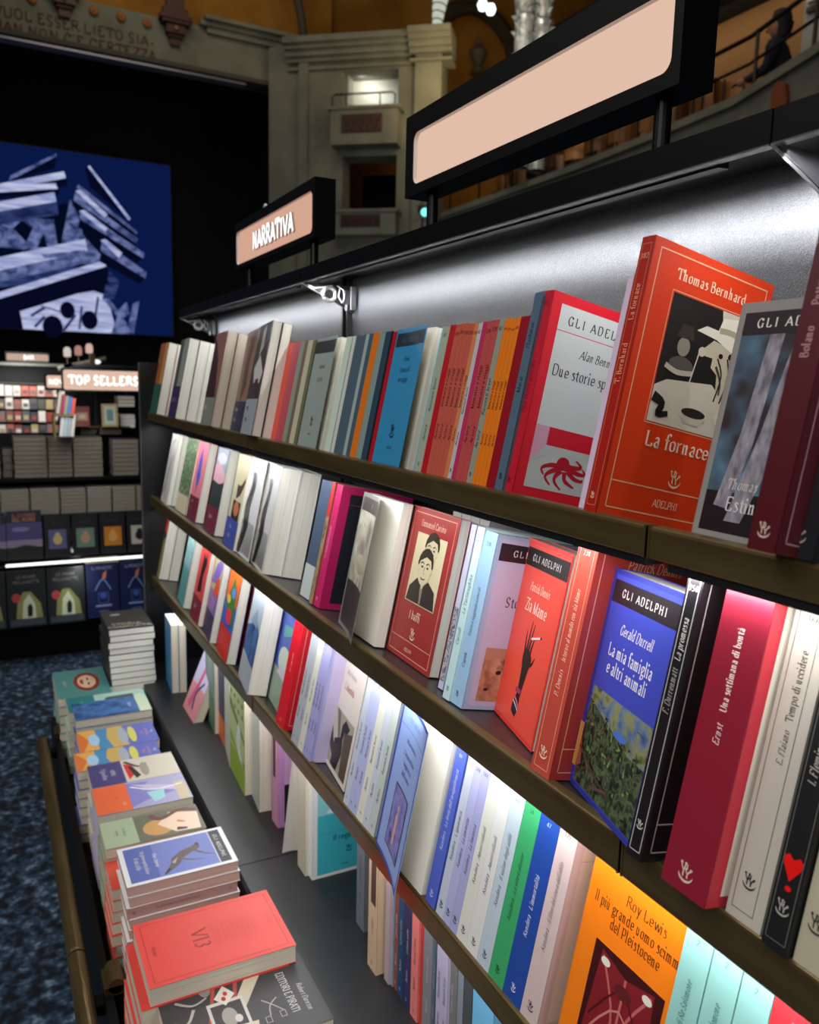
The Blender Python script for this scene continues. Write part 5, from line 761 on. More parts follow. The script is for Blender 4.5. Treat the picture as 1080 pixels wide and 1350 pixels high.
b_ = book(Vector((-1.166, .434, -.76)), Matrix.Identity(3), .008, .10, .17, 'white booklet with its curling cover hanging open, bottom deck', colr='#dedad0', pages=PAGES_DARK)
m = MB(); n = 10
for i in range(n):
    def q_(k, z): s = k/n; return (-.010*s - .006*math.sin(s*3), -.040*s + .018*s*s*(z/.17), z)
    A_ = [q_(i, 0), q_(i+1, 0), q_(i+1, .17), q_(i, .17)]; m.face(A_, mat('#e6e2d8', .5)); m.face([(a[0] + .0006, a[1] + .0003, a[2]) for a in A_[::-1]], mat('#d0ccc4', .5))
m.build('loose_cover', b_)
# page-side books standing behind, seen over the second shelf's front row
for i in range(4):
    x = -.80 + i * .0195
    book((x, .44, -.301 - .065 * math.tan(TILT)), RX, .0185, .09, .176, f"grey-white paperback, {ORD[i+1]} from left behind the two-portraits book, second shelf", 'pale books behind the second shelf row', colr='#a8a49c')

# ================================================================== STACKS IN THE TRAY
low = MB()
SHOW = {'woman': 3, 'tower': 11, 'ship': 2, 'blue': 3, 'rainbow': 2, 'rainbow2': 5, 'purple': 4, 'orange': 4, 'green': 4, 'coral': 3, 'hound': 9, 'vi': 6, 'pirate': 3}
for s in STACKS:
    x0, x1, y0, y1, zt = s['x0'], s['x1'], s['y0'], s['y1'], s['z']
    fr, sp = D.get(s['D'], ([], [])); t = s['t']; nn = max(2, round((zt + .90) / t)); t = (zt + .8995) / nn
    rnd = random.Random(s['name'])
    for k in range(nn):
        z1 = zt - k * t; jx = rnd.uniform(-.002, .002) if k else 0; jy = rnd.uniform(-.003, .003) if k else 0
        if s['name'] == 'vi' and k >= 1: jy -= .012; jx += .002
        if k >= SHOW[s['name']]:
            low.box(x0 + jx, x1 + jx, y0 + jy, y1 + jy, z1 - t + .0004, z1 - t + .0012, mat(s['c'])); low.box(x0 + jx, x1 + jx, y0 + jy, y1 + jy, z1 - .0008, z1, mat(s['c'])); low.box(x0 + jx + .001, x1 + jx - .001, y0 + jy + .001, y1 + jy - .001, z1 - t + .0012, z1 - .0008, PAGES_DARK)
            low.box(x0 + jx, x0 + jx + .001, y0 + jy, y1 + jy, z1 - t + .0004, z1, mat(s['c'])); continue
        down = s.get('alt') and k % 4 in (1, 2, 3) and k in (2, 4, 5)
        pos_w = 'top book' if k == 0 else f"{ORD[k+1]} from top"
        lab = f"{pos_w} of stack: {s['lab']}"
        tt = t - .0004
        if s.get('rot'):
            Rr = Matrix(((0, 0, -1), (0, 1, 0), (1, 0, 0))); w_, h_ = y1 - y0, x1 - x0
            p = (x1 + jx, y0 + jy, z1 - tt)
        else:
            w_, h_ = x1 - x0, y1 - y0
            if down: Rr = FLATDN; p = (x1 + jx, y0 + jy, z1)
            else: Rr = FLATUP; p = (x0 + jx, y0 + jy, z1 - tt)
        book(p, Rr, tt, w_, h_, lab, 'tray stack: ' + s['lab'], colr=s['c'], spinecol='#c09a94' if s['name'] == 'hound' else None, front=fr if k == 0 else (), spine=sp if k < 7 else (), pages=PAGES if s['name'] == 'tower' else (noisy(['#b08c80', '#cfaea2', '#d8bcb0'], 1, .9, 2, (2600, 6, 6)) if s['name'] == 'hound' else PAGES_DARK))

tag(zup(low.build('stacked_books')), 'lower, mostly hidden paperbacks at the base of the tray stacks', 'books', None, 'stuff')

# ================================================================== TOP SELLERS UNIT ACROSS THE AISLE
def fy(u): return .0037 * u + .02
def unit():
    X = -4.45
    root = empty('display_unit', (X, .4, -EYE), None, 'black display unit with bookshelves under the TOP SELLERS sign', 'display unit')
    off = Vector((-X, -.4, EYE))
    def part(mb, name): o = mb.build(name, root); o.location = off; return o
    m = MB(); m.box(X - .42, X - .06, -.9, 1.3, -EYE, -1.245, BLACK); part(m, 'plinth')
    m = MB(); m.box(X - .42, X - .40, -.9, 1.3, -1.245, -.30, BLACK); part(m, 'back_panel')
    m = MB(); m.box(X - .42, X - .40, .385, 1.3, -.30, .07, BLACK); part(m, 'upper_back_panel')
    for z, d in ((-.508, 0), (-.70, .02), (-.905, .05), (-1.238, .08)):
        m = MB(); m.box(X - .40, X + d - .06, -.9, 1.3, z - .02, z, BLACK); part(m, 'shelf_board')
    for z, d in ((-.945, .05), (-.70, .0)):
        m = MB(); m.box(X + d - .062, X + d - .056, -.9, 1.3, z - .008, z + .004, mat('#5c5c5e', .3, .5)); part(m, 'shelf_edge')
    m = MB(); m.box(X - .40, X - .06, .385, .40, -.30, .07, BLACK); part(m, 'upper_side')
    for y in (.53, .70):
        m = MB(); m.box(X - .385, X - .37, y, y + .012, -.30, .07, mat('#3c3c3e', .3, .5)); part(m, 'upright')
    m = MB(); m.box(X - .40, X - .06, .385, 1.3, .055, .07, BLACK); part(m, 'top_panel')
    m = MB(); m.box(X - .37, X - .20, .40, .53, -.262, -.254, mat('#6c5f44', .4, .5)); m.box(X - .37, X - .20, .54, .69, -.262, -.254, mat('#6c5f44', .4, .5)); part(m, 'display_ledge')
    m = MB(); m.box(X + .112, X + .122, .045, .71, -.922, -.910, emit('#f4fbf4', 1.8, 'led_strip')); part(m, 'led_strip')
unit()
RX90 = Matrix(((0, -1, 0), (1, 0, 0), (0, 0, 1)))  # seen from the shop: cover towards +x
UNITFACE = Matrix.Identity(3)
area('unit_light', (-4.15, .4, .10), (-4.5, .4, -.6), .8, .1, 3.0)
area('unit_light', (-4.38, .38, -.925), (-4.44, .38, -1.2), .66, .02, .7, COOL)
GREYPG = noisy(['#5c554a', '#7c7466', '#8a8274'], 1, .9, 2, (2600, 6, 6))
TSX = Matrix.Rotation(rad(90), 3, 'Z')
# local frame for face-out books on this unit: cover (+x) already faces the shop; u runs along +y
def pile(y0, y1, z0, z1, n, covers, what, x=-4.45, depth=.15, pages=GREYPG):
    t = (z1 - z0) / n
    for k in range(n):
        # flat: cover up, fore-edge towards the shop
        R = Matrix(((0, 1, 0), (0, 0, 1), (1, 0, 0)))
        simple_book((x - .06 - depth, y0 + .002 * (k % 2), z0 + k*t), R, t - .0012, depth, y1 - y0 - .004, f"{'top' if k == n-1 else ORD[k+1] + ' from bottom'} book, {what}", covers, what, pages=pages)
W_ = ['leftmost', 'second', 'third', 'fourth', 'fifth', 'sixth', 'rightmost']
for i, (a, b, n, top) in enumerate(((-6, 8, 8, -.34), (24, 66, 9, -.30), (66.5, 98, 9, -.302), (99, 138, 9, -.303), (151, 187, 8, -.315))):
    pile(fy(a), fy(b), -.507, top, n, ('#6c5c58', '#54504c', '#4c4844', '#6a645c', '#3c3450')[i], f"{W_[i]} pile on the upper ledge of the TOP SELLERS unit")
pile(fy(10), fy(23), -.507, -.36, 4, '#3c3440', 'small pile between the two leftmost upper piles', x=-4.5)
for i, (a, b, n) in enumerate(((5, 41, 7), (42, 79, 7), (80, 114, 7), (115, 148, 8), (149, 181, 7), (182, 215, 7))):
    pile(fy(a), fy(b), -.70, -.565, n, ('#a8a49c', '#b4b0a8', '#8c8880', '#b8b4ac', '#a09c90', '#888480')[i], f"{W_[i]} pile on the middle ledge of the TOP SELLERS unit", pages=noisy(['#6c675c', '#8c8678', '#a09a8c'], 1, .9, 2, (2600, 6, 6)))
pile(fy(113), fy(136), -.30, -.262, 3, '#5c5448', 'low pile behind under the red framed book', x=-4.62)
pile(fy(140), fy(171), -.30, -.262, 3, '#5c5448', 'low pile behind under the beige framed book', x=-4.62)
pile(fy(166), fy(190), -.262, -.19, 3, '#c8c0b4', 'white book pile at right inside the upper niche', x=-4.6, pages=PAGES)
pile(fy(166), fy(190), -.15, -.09, 3, '#8c3028', 'red book pile at right inside the upper niche', x=-4.6, pages=PAGES)
LEAN = Matrix.Rotation(rad(-8), 3, 'Y')
def facing(u0, u1, z0, z1, x, col, pr, lab, group=None):
    simple_book((x - .02, fy(u0), z0), LEAN, .018, fy(u1) - fy(u0), (z1 - z0) / .99, lab, col, group, pr)
LAND = [('R', 0, .78, 1, .92, '#1c1c34'), ('T', 'IL GIORNO', .5, .87, .07, '#c87c48', 's', 'c', .8), ('T', 'DEL NORD', .5, .78, .07, '#d8a050', 's', 'c', .8), ('R', 0, .35, 1, .76, '#4c4474'), ('R', 0, .25, 1, .4, '#8c7c98'), ('P', [(0, 0), (1, 0), (1, .24), (.5, .3), (0, .22)], '#1c201c'), ('O', .4, .62, .25, .05, '#7c74a4')]
facing(-30, 9, -.90, -.665, -4.37, '#1c1c38', LAND, 'purple landscape hardback at the left frame edge, third ledge across the aisle', 'purple landscape hardbacks')
facing(10, 53, -.90, -.660, -4.37, '#1c1c38', LAND, 'whole purple landscape hardback on the third ledge across the aisle', 'purple landscape hardbacks')
for i, (a, b, sq, c2, nm) in enumerate(((56, 88, '#5c5c84', '#c8b070', 'violet'), (91, 124, '#6c8478', '#b89078', 'grey-green'), (127, 160, '#c87c28', '#d8a060', 'orange'), (163, 196, '#b8b4a4', '#1c1a1a', 'pale'))):
    facing(a, b, -.90, -.69, -4.37, '#1a1a1e', [('R', .15, .2, .85, .66, sq), ('O', .5, .42, .18, .12, c2), ('O', .5, .54, .1, .05, c2), ('T', 'autori vari', .5, .8, .035, '#5c5c60', 's', 'c')], f'black hardback with {nm} square picture on the third ledge across the aisle')
CAVE = [('T', 'LE ANIME', .5, .86, .05, '#8c8c84', 's', 'c', .9), ('T', 'NELLA NOTTE', .5, .77, .05, '#8c8c84', 's', 'c', .8), ('P', [(.2, .15), (.25, .45), (.4, .62), (.6, .62), (.85, .4), (.9, .15)], '#8c8c54'), ('P', [(.35, .15), (.4, .45), (.55, .58), (.7, .4), (.72, .15)], '#c8d0b0'), ('P', [(.5, .18), (.5, .35), (.58, .42), (.64, .34), (.62, .18)], '#1a1c18'), ('O', .22, .52, .12, .08, '#b04440'), ('R', .05, .03, .95, .14, '#3c464c')]
TENT = [('T', 'IL PRINCIPE', .5, .88, .05, '#a8b4d8', 's', 'c', .8), ('P', [(.48, .68), (.6, .72), (.64, .86), (.52, .8)], '#c07458'), ('W', [(.25, .5), (.5, .7), (.75, .5)], .03, .03, '#7c94c8'), ('B', .34, .26, .66, .46, '#4c64a0', .003), ('O', .5, .4, .1, .06, '#3c54a0'), ('R', .25, .2, .75, .23, '#8c9ccc'), ('T', 'romanzo', .5, .1, .04, '#8c9ccc', 's', 'c')]
for i, (a, b) in enumerate(((-42, 5), (7, 54), (56, 103))):
    facing(a, b, -1.235, -.955, -4.33, '#171c1e', CAVE, ('cropped', 'left', 'right')[i] + ' copy of the dark hardback with glowing cave, lowest ledge', 'dark cave hardbacks')
for i, (a, b) in enumerate(((106, 148), (150, 192))):
    facing(a, b, -1.225, -.945, -4.33, '#101c48', TENT, ('left', 'right')[i] + ' copy of the navy hardback with blue tent drawing, lowest ledge', 'navy tent hardbacks')
simple_book((-4.40, fy(106), -.95), Matrix.Identity(3), .02, .16, .035, 'flat beige book lying behind the navy hardbacks', '#a89c80')
simple_book((-4.60, fy(104), -.254), LEAN, .012, .075, .105, 'red-covered book on stand in the upper niche', '#8c2c28', None, [('R', .12, .3, .88, .7, '#c88c6c'), ('O', .5, .5, .25, .12, '#d8c0a0')])
simple_book((-4.60, fy(141), -.254), LEAN, .012, .08, .12, 'beige framed book on stand in the upper niche', '#b8a070', None, [('R', .15, .1, .85, .9, '#c8ccb8'), ('R', .3, .25, .7, .75, '#6c9094')])
# slanted row of books against the side of the unit
for i, c in enumerate(('#c8c0b8', '#a83048', '#9c9c88', '#4c7cc0', '#e05838')):
    simple_book((-4.44, .305 + i*.016, -.175 - i*.006), Matrix.Rotation(rad(-9), 3, 'X'), .05, .014, .10, f"{ORD[i+1]} thin book from left leaning on the upper side shelf", c)
for i, c in enumerate(('#e8e8e4', '#c4d4dc', '#b4c4cc', '#e0e0d8')):
    simple_book((-4.44, .315 + i*.017, -.29), Matrix.Rotation(rad(-7), 3, 'X'), .05, .015, .11, f"{ORD[i+1]} pale book from left leaning on the lower side shelf", c)
m = MB(); m.box(-4.46, -4.38, .29, .385, -.192, -.180, mat('#8c7c4c', .4, .5)); m.box(-4.46, -4.38, .29, .30, -.30, -.185, mat('#8c7c4c', .4, .5))
tag(zup(m.build('side_shelf')), 'small brass side shelf left of the TOP SELLERS niche', 'shelf')
SGN = Matrix(((0, -1, 0), (1, 0, 0), (0, 0, 1)))     # sign x axis -> +y, front (-y) -> +x
sign_box(.335, .735, 0, .04, -.068, .048, (.343, .725, -.059, .038), 'TOP SELLERS', 'peach backlit sign reading TOP SELLERS across the aisle', [], .0, R=SGN, off=(-4.38, 0, 0), letter_h=.42)
sign_box(.28, .42, 0, .04, -.075, .02, (.29, .41, -.06, .01), 'NOVITÀ'[:5], 'small peach sign half hidden behind the TOP SELLERS sign', [.35], -EYE, R=SGN, off=(-5.1, .02, .0), letter_h=.42)
sign_box(.20, .56, 0, .04, .125, .215, (.21, .55, .14, .20), 'BAR', 'dim peach sign on the farthest wall shelf at left', [], .0, R=SGN, off=(-8.18, -.03, 0), letter_h=.6, gs=.75)
# far wall shelf full of face-out books
def far_unit():
    X = -8.2
    root = empty('wall_bookshelf', (X, .3, -EYE), None, 'far crowded wall bookshelf behind the book piles at left', 'bookshelf'); off = Vector((-X, -.3, EYE))
    m = MB(); m.box(X - .3, X - .28, -1.2, 1.4, -EYE, .12, BLACK); o = m.build('back_panel', root); o.location = off
    for k in range(6):
        m = MB(); m.box(X - .28, X + .02, -1.2, 1.4, -.06 - k*.115 - .008, -.06 - k*.115, mat('#4c4840', .4, .3)); o = m.build('shelf_board', root); o.location = off
    m = MB(); m.box(X - .30, X + .06, -1.2, 1.4, .095, .12, mat('#54544c', .4, .4)); o = m.build('cornice', root); o.location = off
far_unit()
rr = random.Random(3); PAL = ['#c8c4bc', '#8c3c30', '#6c6460', '#b0a890', '#3c3c40', '#a05c48', '#54504c', '#d8d0c4', '#7c4444', '#a89468', '#4c5458']
wb = MB()
PO = ['leftmost', 'second', 'third', 'fourth', 'fifth', 'sixth', 'seventh', 'eighth', 'ninth', 'rightmost']
RO = ['top', 'second', 'third', 'fourth', 'fifth']
for k in range(5):
    for j in range(10):
        c = rr.choice(PAL) if k else rr.choice(['#e8d8d4', '#d8c4b8', '#e0d8d0', '#c86c54'])
        y = .02 + j*.066; z = -.06 - (k+1)*.115 + .001; hh = .08 + .02*rr.random()
        wb.box(-8.15, -8.13, y, y + .058, z, z + hh, mat(c)); wb.box(-8.13, -8.128, y + .009, y + .049, z + hh*.2, z + hh*.6, mat(rr.choice(PAL)))
tag(zup(wb.build('distant_books')), 'many small face-out books filling the far wall bookshelf at left', 'books', None, 'stuff')
area('far_unit_light', (-7.4, .3, .3), (-8.1, .3, -.3), .9, .15, 16)
for i, (u, v) in enumerate(((.43, .33), (.49, .36), (.55, .40))):
    m = MB(); m.lathe([(.0, 0), (.03, .005), (.032, .06), (.02, .085), (0, .09)], (-8.0, u*1.55, v*.55), emit(('#e8d8cc', '#c08c84', '#e8c4b4')[i], .8, 'lamp_glass'), 12)
    m.tube([(-8.0, u*1.55, -EYE), (-8.0, u*1.55, v*.55)], .006, BLACK, 5)
    tag(zup(m.build('small_lamp')), f"{('left', 'middle', 'right')[i]} one of three small glowing glass lamps in the dark", 'lamp')
m = MB(); m.tube([(-7.5, .85, -EYE), (-7.5, .85, .125)], .006, BLACK, 5); m.lathe([(0, -.02), (.03, -.015), (.04, 0), (.03, .015), (0, .02)], (-7.5, .85, .14), emit('#ffffff', 1.2, 'lamp_glass'), 12); tag(zup(m.build('small_lamp')), 'oval white lamp right of the three glowing lamps', 'lamp')
m = MB(); m.tube([(-7.5, .55, .07), (-7.5, .93, .17)], .02, mat('#8c8878', .4, .5), 8); m.box(-7.52, -7.45, .80, .84, -EYE, .20, mat('#6c5c40', .4, .6)); tag(zup(m.build('rail_arm')), 'slanted metal arm below the small lamps', 'fixture')

# ================================================================== THEATRE HALL
m = MB(); m.box(-16, 3, -7, 12, -EYE - .1, -EYE, CARPET); struct('floor', m)
m = MB(); m.box(-16, 3, -7, 12, 8.9, 9, mat('#141210', .9)); struct('ceiling', m)
m = MB(); m.box(3, 3.2, -7, 12, -EYE, 8.9, mat('#0c0b0a', .9)); struct('wall_right', m)
m = MB(); m.box(-16, 3, -7.2, -7, -EYE, 8.9, mat('#0c0b0a', .9)); struct('wall_front', m)
XW = -12.5
m = MB()   # proscenium wall with the stage opening
m.box(XW - .5, XW, -7, 4.55, 4.42, 4.98, PLASTER); m.box(XW - .5, XW, 4.22, 4.60, -EYE, 4.42, PLASTER)
m.box(XW - .25, XW + .05, -7, 4.30, 4.36, 4.42, mat('#4c4840', .7)); m.box(XW - .2, XW - .02, 4.10, 4.22, -EYE, 4.36, mat('#2c1a14', .6)); m.box(XW - .1, XW + .03, 4.22, 4.30, -EYE, 4.40, mat('#5c5c50', .7))
struct('wall_stage', m)
m = MB(); m.box(XW - .1, XW + .08, -7, 3.6, 4.29, 4.315, mat('#9a98a0', .3, .5)); struct('trim_1', m)
m = MB(); m.box(-14.6, -14.4, -7, 4.3, -EYE, 4.6, mat('#060606', .9)); m.box(-14.4, XW - .3, 4.3, 4.4, -EYE, 4.6, mat('#080606', .9)); m.box(-14.4, XW - .5, -7, 4.3, 4.5, 4.6, mat('#060606', .9)); struct('wall_back', m)
m = MB(); m.box(XW - .15, XW + .10, 2.95, 4.6, 4.98, 5.04, PLASTER); m.box(XW - .15, XW + .18, 3.0, 4.6, 5.04, 5.09, PLASTER); m.box(XW - .15, XW + .06, 3.05, 4.6, 4.90, 4.98, PLASTER); struct('trim_2', m)
m = MB(); m.box(XW - .8, XW - .6, -7, 5.2, 4.9, 8.9, OCHRE); struct('wall_upper', m)
m = MB(); P = [(XW - .1, 3.2 + 1.0*math.cos(rad(a)) + .35, 5.05 + 1.5*math.sin(rad(a))) for a in range(0, 95, 8)]; m.tube(P, .07, mat('#4c4030', .7), 8); struct('trim_3', m)
# inscription
mi = mat('#5a3a26', .7)
m = MB()
for s, z, ye in (('VUOL ESSER LIETO SIA-', 4.575, 2.33), ("DOMAN NON C'E CERTEZZA", 4.395, 2.36)):
    q, L = letters(s, 'b'); k = .125 / 9; sx = .9
    for r in q: m.face([(XW + .004, ye - (L - a)*k*sx, z + b*k) for a, b in r], mi)
tag(zup(m.build('wall_inscription')), 'brown two-line painted inscription on the wall above the stage', 'inscription')
ye = .0
for i, (y, z) in enumerate(((.79, 4.85), (1.54, 4.87), (1.89, 4.87), (2.23, 4.86))):
    m = MB(); m.tube([(XW, y, z), (XW + .03, y, z), (XW + .045, y, z)], [.062, .062, .04], mat('#a06018', .5, .2), 14); m.tube([(XW + .04, y, z), (XW + .06, y, z)], .022, mat('#6c3c14', .5), 8)
    tag(zup(m.build('roundel')), f"{('leftmost', 'second', 'third', 'rightmost')[i]} of the four small golden roundels above the stage inscription", 'ornament')
for i, y in enumerate((1.17, 2.60)):
    m = MB(); B_ = mat('#4a2418', .5, .1); z0 = 4.71 if i == 0 else 4.64
    for a, b, w_, d_ in ((0, .10, .07, .05), (.10, .14, .10, .08), (.14, .26, .13, .12), (.26, .30, .19, .16), (.30, .36, .22, .18), (.36, .46, .17, .14), (.46, .60, .12, .12)):
        m.box(XW, XW + d_, y - w_, y + w_, z0 + a, z0 + b, B_)
    m.tube([(XW + .12, y, z0 + .2), (XW + .15, y, z0 + .2)], .03, mat('#8c5c2c', .5), 8)
    tag(zup(m.build('corbel')), ('left' if i == 0 else 'right') + ' carved brown corbel above the stage inscription', 'corbel')
# oblique wall with boxes
A = Vector((-12.0, 4.4, 0)); Dv = Vector((.6306, .7761, 0)); Nv = Vector((.7761, -.6306, 0))
def ow(mb, s0, s1, z0, z1, d0, d1, mt):
    c = [A + Dv*s0 - Nv*d0*-1 * -1 for _ in (0,)]
    def P(s, d, z): q = A + Dv*s + Nv*d; return (q.x, q.y, z)
    n = len(mb.v); mb.v += [P(s0,d0,z0), P(s1,d0,z0), P(s1,d1,z0), P(s0,d1,z0), P(s0,d0,z1), P(s1,d0,z1), P(s1,d1,z1), P(s0,d1,z1)]
    for q in ((0,1,2,3),(4,7,6,5),(0,4,5,1),(1,5,6,2),(2,6,7,3),(3,7,4,0)): mb.f.append(tuple(n+i for i in q)); mb.m.append(mb.mi(mt))
m = MB()
ow(m, -.6, .54, -EYE, 4.85, -.4, 0, PLASTER); ow(m, 1.36, 2.0, -EYE, 4.85, -.4, 0, PLASTER); ow(m, .54, 1.36, 4.47, 4.85, -.4, 0, PLASTER); ow(m, .54, 1.36, 3.30, 3.6, -.4, 0, PLASTER); ow(m, .54, 1.36, -EYE, 2.5, -.4, 0, PLASTER)
ow(m, .54, .58, 3.6, 4.47, -.4, -.1, mat('#8c8c84', .8))
struct('wall_boxes', m)
m = MB(); ow(m, .5, 1.4, 3.5, 4.5, -.6, -.4, mat('#c8c8bc', .8)); struct('wall_niche', m)
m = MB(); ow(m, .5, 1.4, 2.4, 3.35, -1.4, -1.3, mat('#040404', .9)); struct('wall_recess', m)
m = MB(); ow(m, 1.62, 2.0, -EYE, 4.80, 0, .10, PLASTER); ow(m, -.12, .02, -EYE, 4.8, 0, .06, PLASTER); struct('trim_4', m)
m = MB()
for a, b, d in ((4.50, 4.54, .05), (4.60, 4.66, .08), (4.66, 4.74, .14), (4.74, 4.80, .20), (4.80, 4.88, .26)): ow(m, -.3, 2.0, a, b, 0, d, PLASTER); ow(m, 1.55, 2.15, a, b, -.2, d + .10, PLASTER)
struct('trim_5', m)
for i, (z0, z1) in enumerate(((3.39, 3.90), (2.15, 2.50))):
    root = empty('box_balcony', (A + Dv*.95).to_tuple()[:2] + (z0,), None, ('upper' if i == 0 else 'lower') + ' grey theatre box parapet with dark carved panel on the side wall', 'balcony'); off = -(A + Dv*.95); off.z = -z0
    m = MB(); ow(m, .44, 1.42, z0, z1, 0, .28, PLASTER); ow(m, .40, 1.46, z1 - .04, z1, 0, .31, PLASTER); o = m.build('parapet', root); o.location = off
    m = MB(); za = z0 + (z1-z0)*.3; zb2 = z0 + (z1-z0)*.78; ow(m, .61, 1.2, za, zb2, .28, .295, mat('#3a1c12', .5)); o = m.build('carved_panel', root); o.location = off
    m = MB()
    for k in range(2):
        for j in range(5):
            s = .68 + .11*j + .02*k
            q0 = A + Dv*s + Nv*.3; q1 = A + Dv*(s + .05) + Nv*.3; m.tube([(q0.x, q0.y, za + .04), (q1.x, q1.y, (za+zb2)/2), (q0.x, q0.y, zb2 - .04)], .014, mat('#54301c', .5), 5)
    o = m.build('carving', root); o.location = off
    if i == 0:
        m = MB(); zt = 4.07
        def Q(s, z): q = A + Dv*s + Nv*.26; return (q.x, q.y, z)
        m.tube([Q(.46, 3.9), Q(.46, zt - .03), Q(.50, zt), Q(1.34, zt), Q(1.38, zt - .03), Q(1.38, 3.9)], .013, mat('#241c18', .5), 6)
        for s in (.66, 1.16): m.tube([Q(s, 3.9), Q(s, zt)], .011, mat('#241c18', .5), 6)
        o = m.build('railing', root); o.location = off
area('niche_light', (-11.55, 5.2, 4.35), (-11.9, 5.4, 4.1), .5, .05, 2.2, (1, 1, .93))
# ochre upper wall and arches
m = MB(); m.box(-13.6, -13.4, 4.3, 12, 2.0, 8.9, OCHRE); m.box(-13.4, 3, 11.8, 12, -EYE, 8.9, mat('#241a10', .9)); struct('wall_arcade', m)
for i, (cy, r) in enumerate(((7.95, .85), (9.9, .85))):
    m = MB(); c = (-13.2, cy); z0 = 5.7
    pts = [(c[0], cy + r*math.cos(rad(a)), z0 + r*math.sin(rad(a))) for a in range(0, 181, 12)]
    m.tube([(c[0], cy + r, 3.2)] + pts + [(c[0], cy - r, 3.2)], .13, mat('#3c3428', .8), 8); struct('trim_%d' % (6 + i), m)
m = MB(); m.lathe([(.05, 0), (.14, .02), (.10, .1), (.04, .16), (.13, .28), (.15, .38), (.06, .48), (.04, .52), (.05, .56), (0, .6)], (-12.9, 7.85, 5.35), mat('#5c5444', .7), 14)
tag(zup(m.build('stone_urn')), 'small grey stone urn in the ochre arch beyond the signs', 'urn')
# lit rib, lamps, silver columns
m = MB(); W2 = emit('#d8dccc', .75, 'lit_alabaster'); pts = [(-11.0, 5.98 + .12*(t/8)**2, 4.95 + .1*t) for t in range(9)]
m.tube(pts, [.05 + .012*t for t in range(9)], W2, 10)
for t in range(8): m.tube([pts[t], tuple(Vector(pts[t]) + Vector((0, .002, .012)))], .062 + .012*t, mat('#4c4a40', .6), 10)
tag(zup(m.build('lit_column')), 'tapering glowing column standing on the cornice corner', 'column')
for i, (y, z) in enumerate(((5.20, 4.27), (5.31, 4.25))):
    m = MB(); m.lathe([(0, -.06), (.04, -.05), (.06, 0), (.04, .05), (0, .06)], (-8.5, y, z), emit('#f4ffff', 2.5, 'lamp_glass'), 12); m.tube([(-8.5, y, z + .05), (-8.5, y, z + .5)], .012, BLACK, 6)
    tag(zup(m.build('globe_lamp')), ('left' if i == 0 else 'right') + ' of the paired white globe lamps at the top edge', 'lamp')
SIL = noisy(['#6c6c68', '#a4a49c', '#c4c4ba'], 14, .35, 4, bump=.5, metal=.3)
for i, y in enumerate((5.77, 6.03)):
    m = MB(); z0 = 2.6
    prof = [(.11, 0), (.11, 1.15), (.12, 1.2), (.10, 1.25), (.105, 1.5), (.10, 1.62), (.12, 1.66), (.095, 1.7), (.12, 1.85), (.15, 1.95), (.19, 2.05), (.22, 2.15), (.2, 2.2), (0, 2.2)]
    m.lathe(prof, (-8.5, y, z0), SIL, 14)
    rc = random.Random(i)
    for k in range(26):
        a = rc.uniform(0, 6.28); z = z0 + rc.uniform(1.25, 2.15); r_ = .10 + max(0, (z - z0 - 1.7))*.22; p = Vector((-8.5 + r_*math.cos(a), y + r_*math.sin(a), z))
        m.tube([p, p + Vector((.02*math.cos(a), .02*math.sin(a), .04)), p + Vector((.05*math.cos(a), .05*math.sin(a), .045))], [.022, .018, .008], SIL, 5)
    o = zup(m.build('carved_column')); tag(o, ('left' if i == 0 else 'right') + ' silvery carved column above the large blank sign', 'column')
area('column_light', (-7.6, 5.2, 3.4), (-8.5, 5.9, 4.3), .3, .3, 14, (1, 1, .96))
# gallery parapet sweeping round with chairs behind it
RING = [(-10.75, 6.02), (-9.2, 6.02), (-7.7, 6.0), (-6.1, 5.88), (-5.3, 5.80), (-4.27, 5.45), (-3.2, 4.95), (-2.0, 4.2)]
m = MB()
for (a, b) in zip(RING[:-1], RING[1:]):
    for y0, y1, z0, z1 in ((0, .22, 1.2, 2.49), (-.05, .27, 2.42, 2.49), (-.04, .2, 1.2, 1.35)):
        n = len(m.v); m.v += [(a[0], a[1]+y0, z0), (b[0], b[1]+y0, z0), (b[0], b[1]+y1, z0), (a[0], a[1]+y1, z0), (a[0], a[1]+y0, z1), (b[0], b[1]+y0, z1), (b[0], b[1]+y1, z1), (a[0], a[1]+y1, z1)]
        for q in ((0,3,2,1),(4,5,6,7),(0,1,5,4),(1,2,6,5),(2,3,7,6),(3,0,4,7)): m.f.append(tuple(n+i for i in q)); m.m.append(m.mi(PLASTER))
tag(struct('wall_gallery', m), 'curved pale gallery parapet', None)
m = MB(); m.face([(p[0], p[1], 1.72) for p in RING] + [(-2, 11.8, 1.72), (-10.75, 11.8, 1.72)], mat('#1a120c', .9)); struct('floor_gallery', m)
m = MB()
for a, b in zip(RING[:-1], RING[1:]): m.face([(a[0], a[1] + .34, 2.25), (b[0], b[1] + .34, 2.25), (b[0], 9, 2.25), (a[0], 9, 2.25)], mat('#1a120c', .9)); m.face([(a[0], a[1] + .34, 1.72), (b[0], b[1] + .34, 1.72), (b[0], b[1] + .34, 2.25), (a[0], a[1] + .34, 2.25)], mat('#1a120c', .9))
struct('trim_9', m)
m = MB(); m.box(-11, -1, 9.0, 9.2, 1.7, 4.9, mat('#8a6238', .8)); m.box(-11, 0, 8.0, 9.2, 4.9, 5.5, mat('#15110e', .9)); struct('wall_gallery_back', m)
def ring_at(t):
    seg = [math.dist(a, b) for a, b in zip(RING[:-1], RING[1:])]; L = sum(seg); d = t*L
    for i, s in enumerate(seg):
        if d <= s: a, b = RING[i], RING[i+1]; return (a[0] + (b[0]-a[0])*d/s, a[1] + (b[1]-a[1])*d/s)
        d -= s
    return RING[-1]
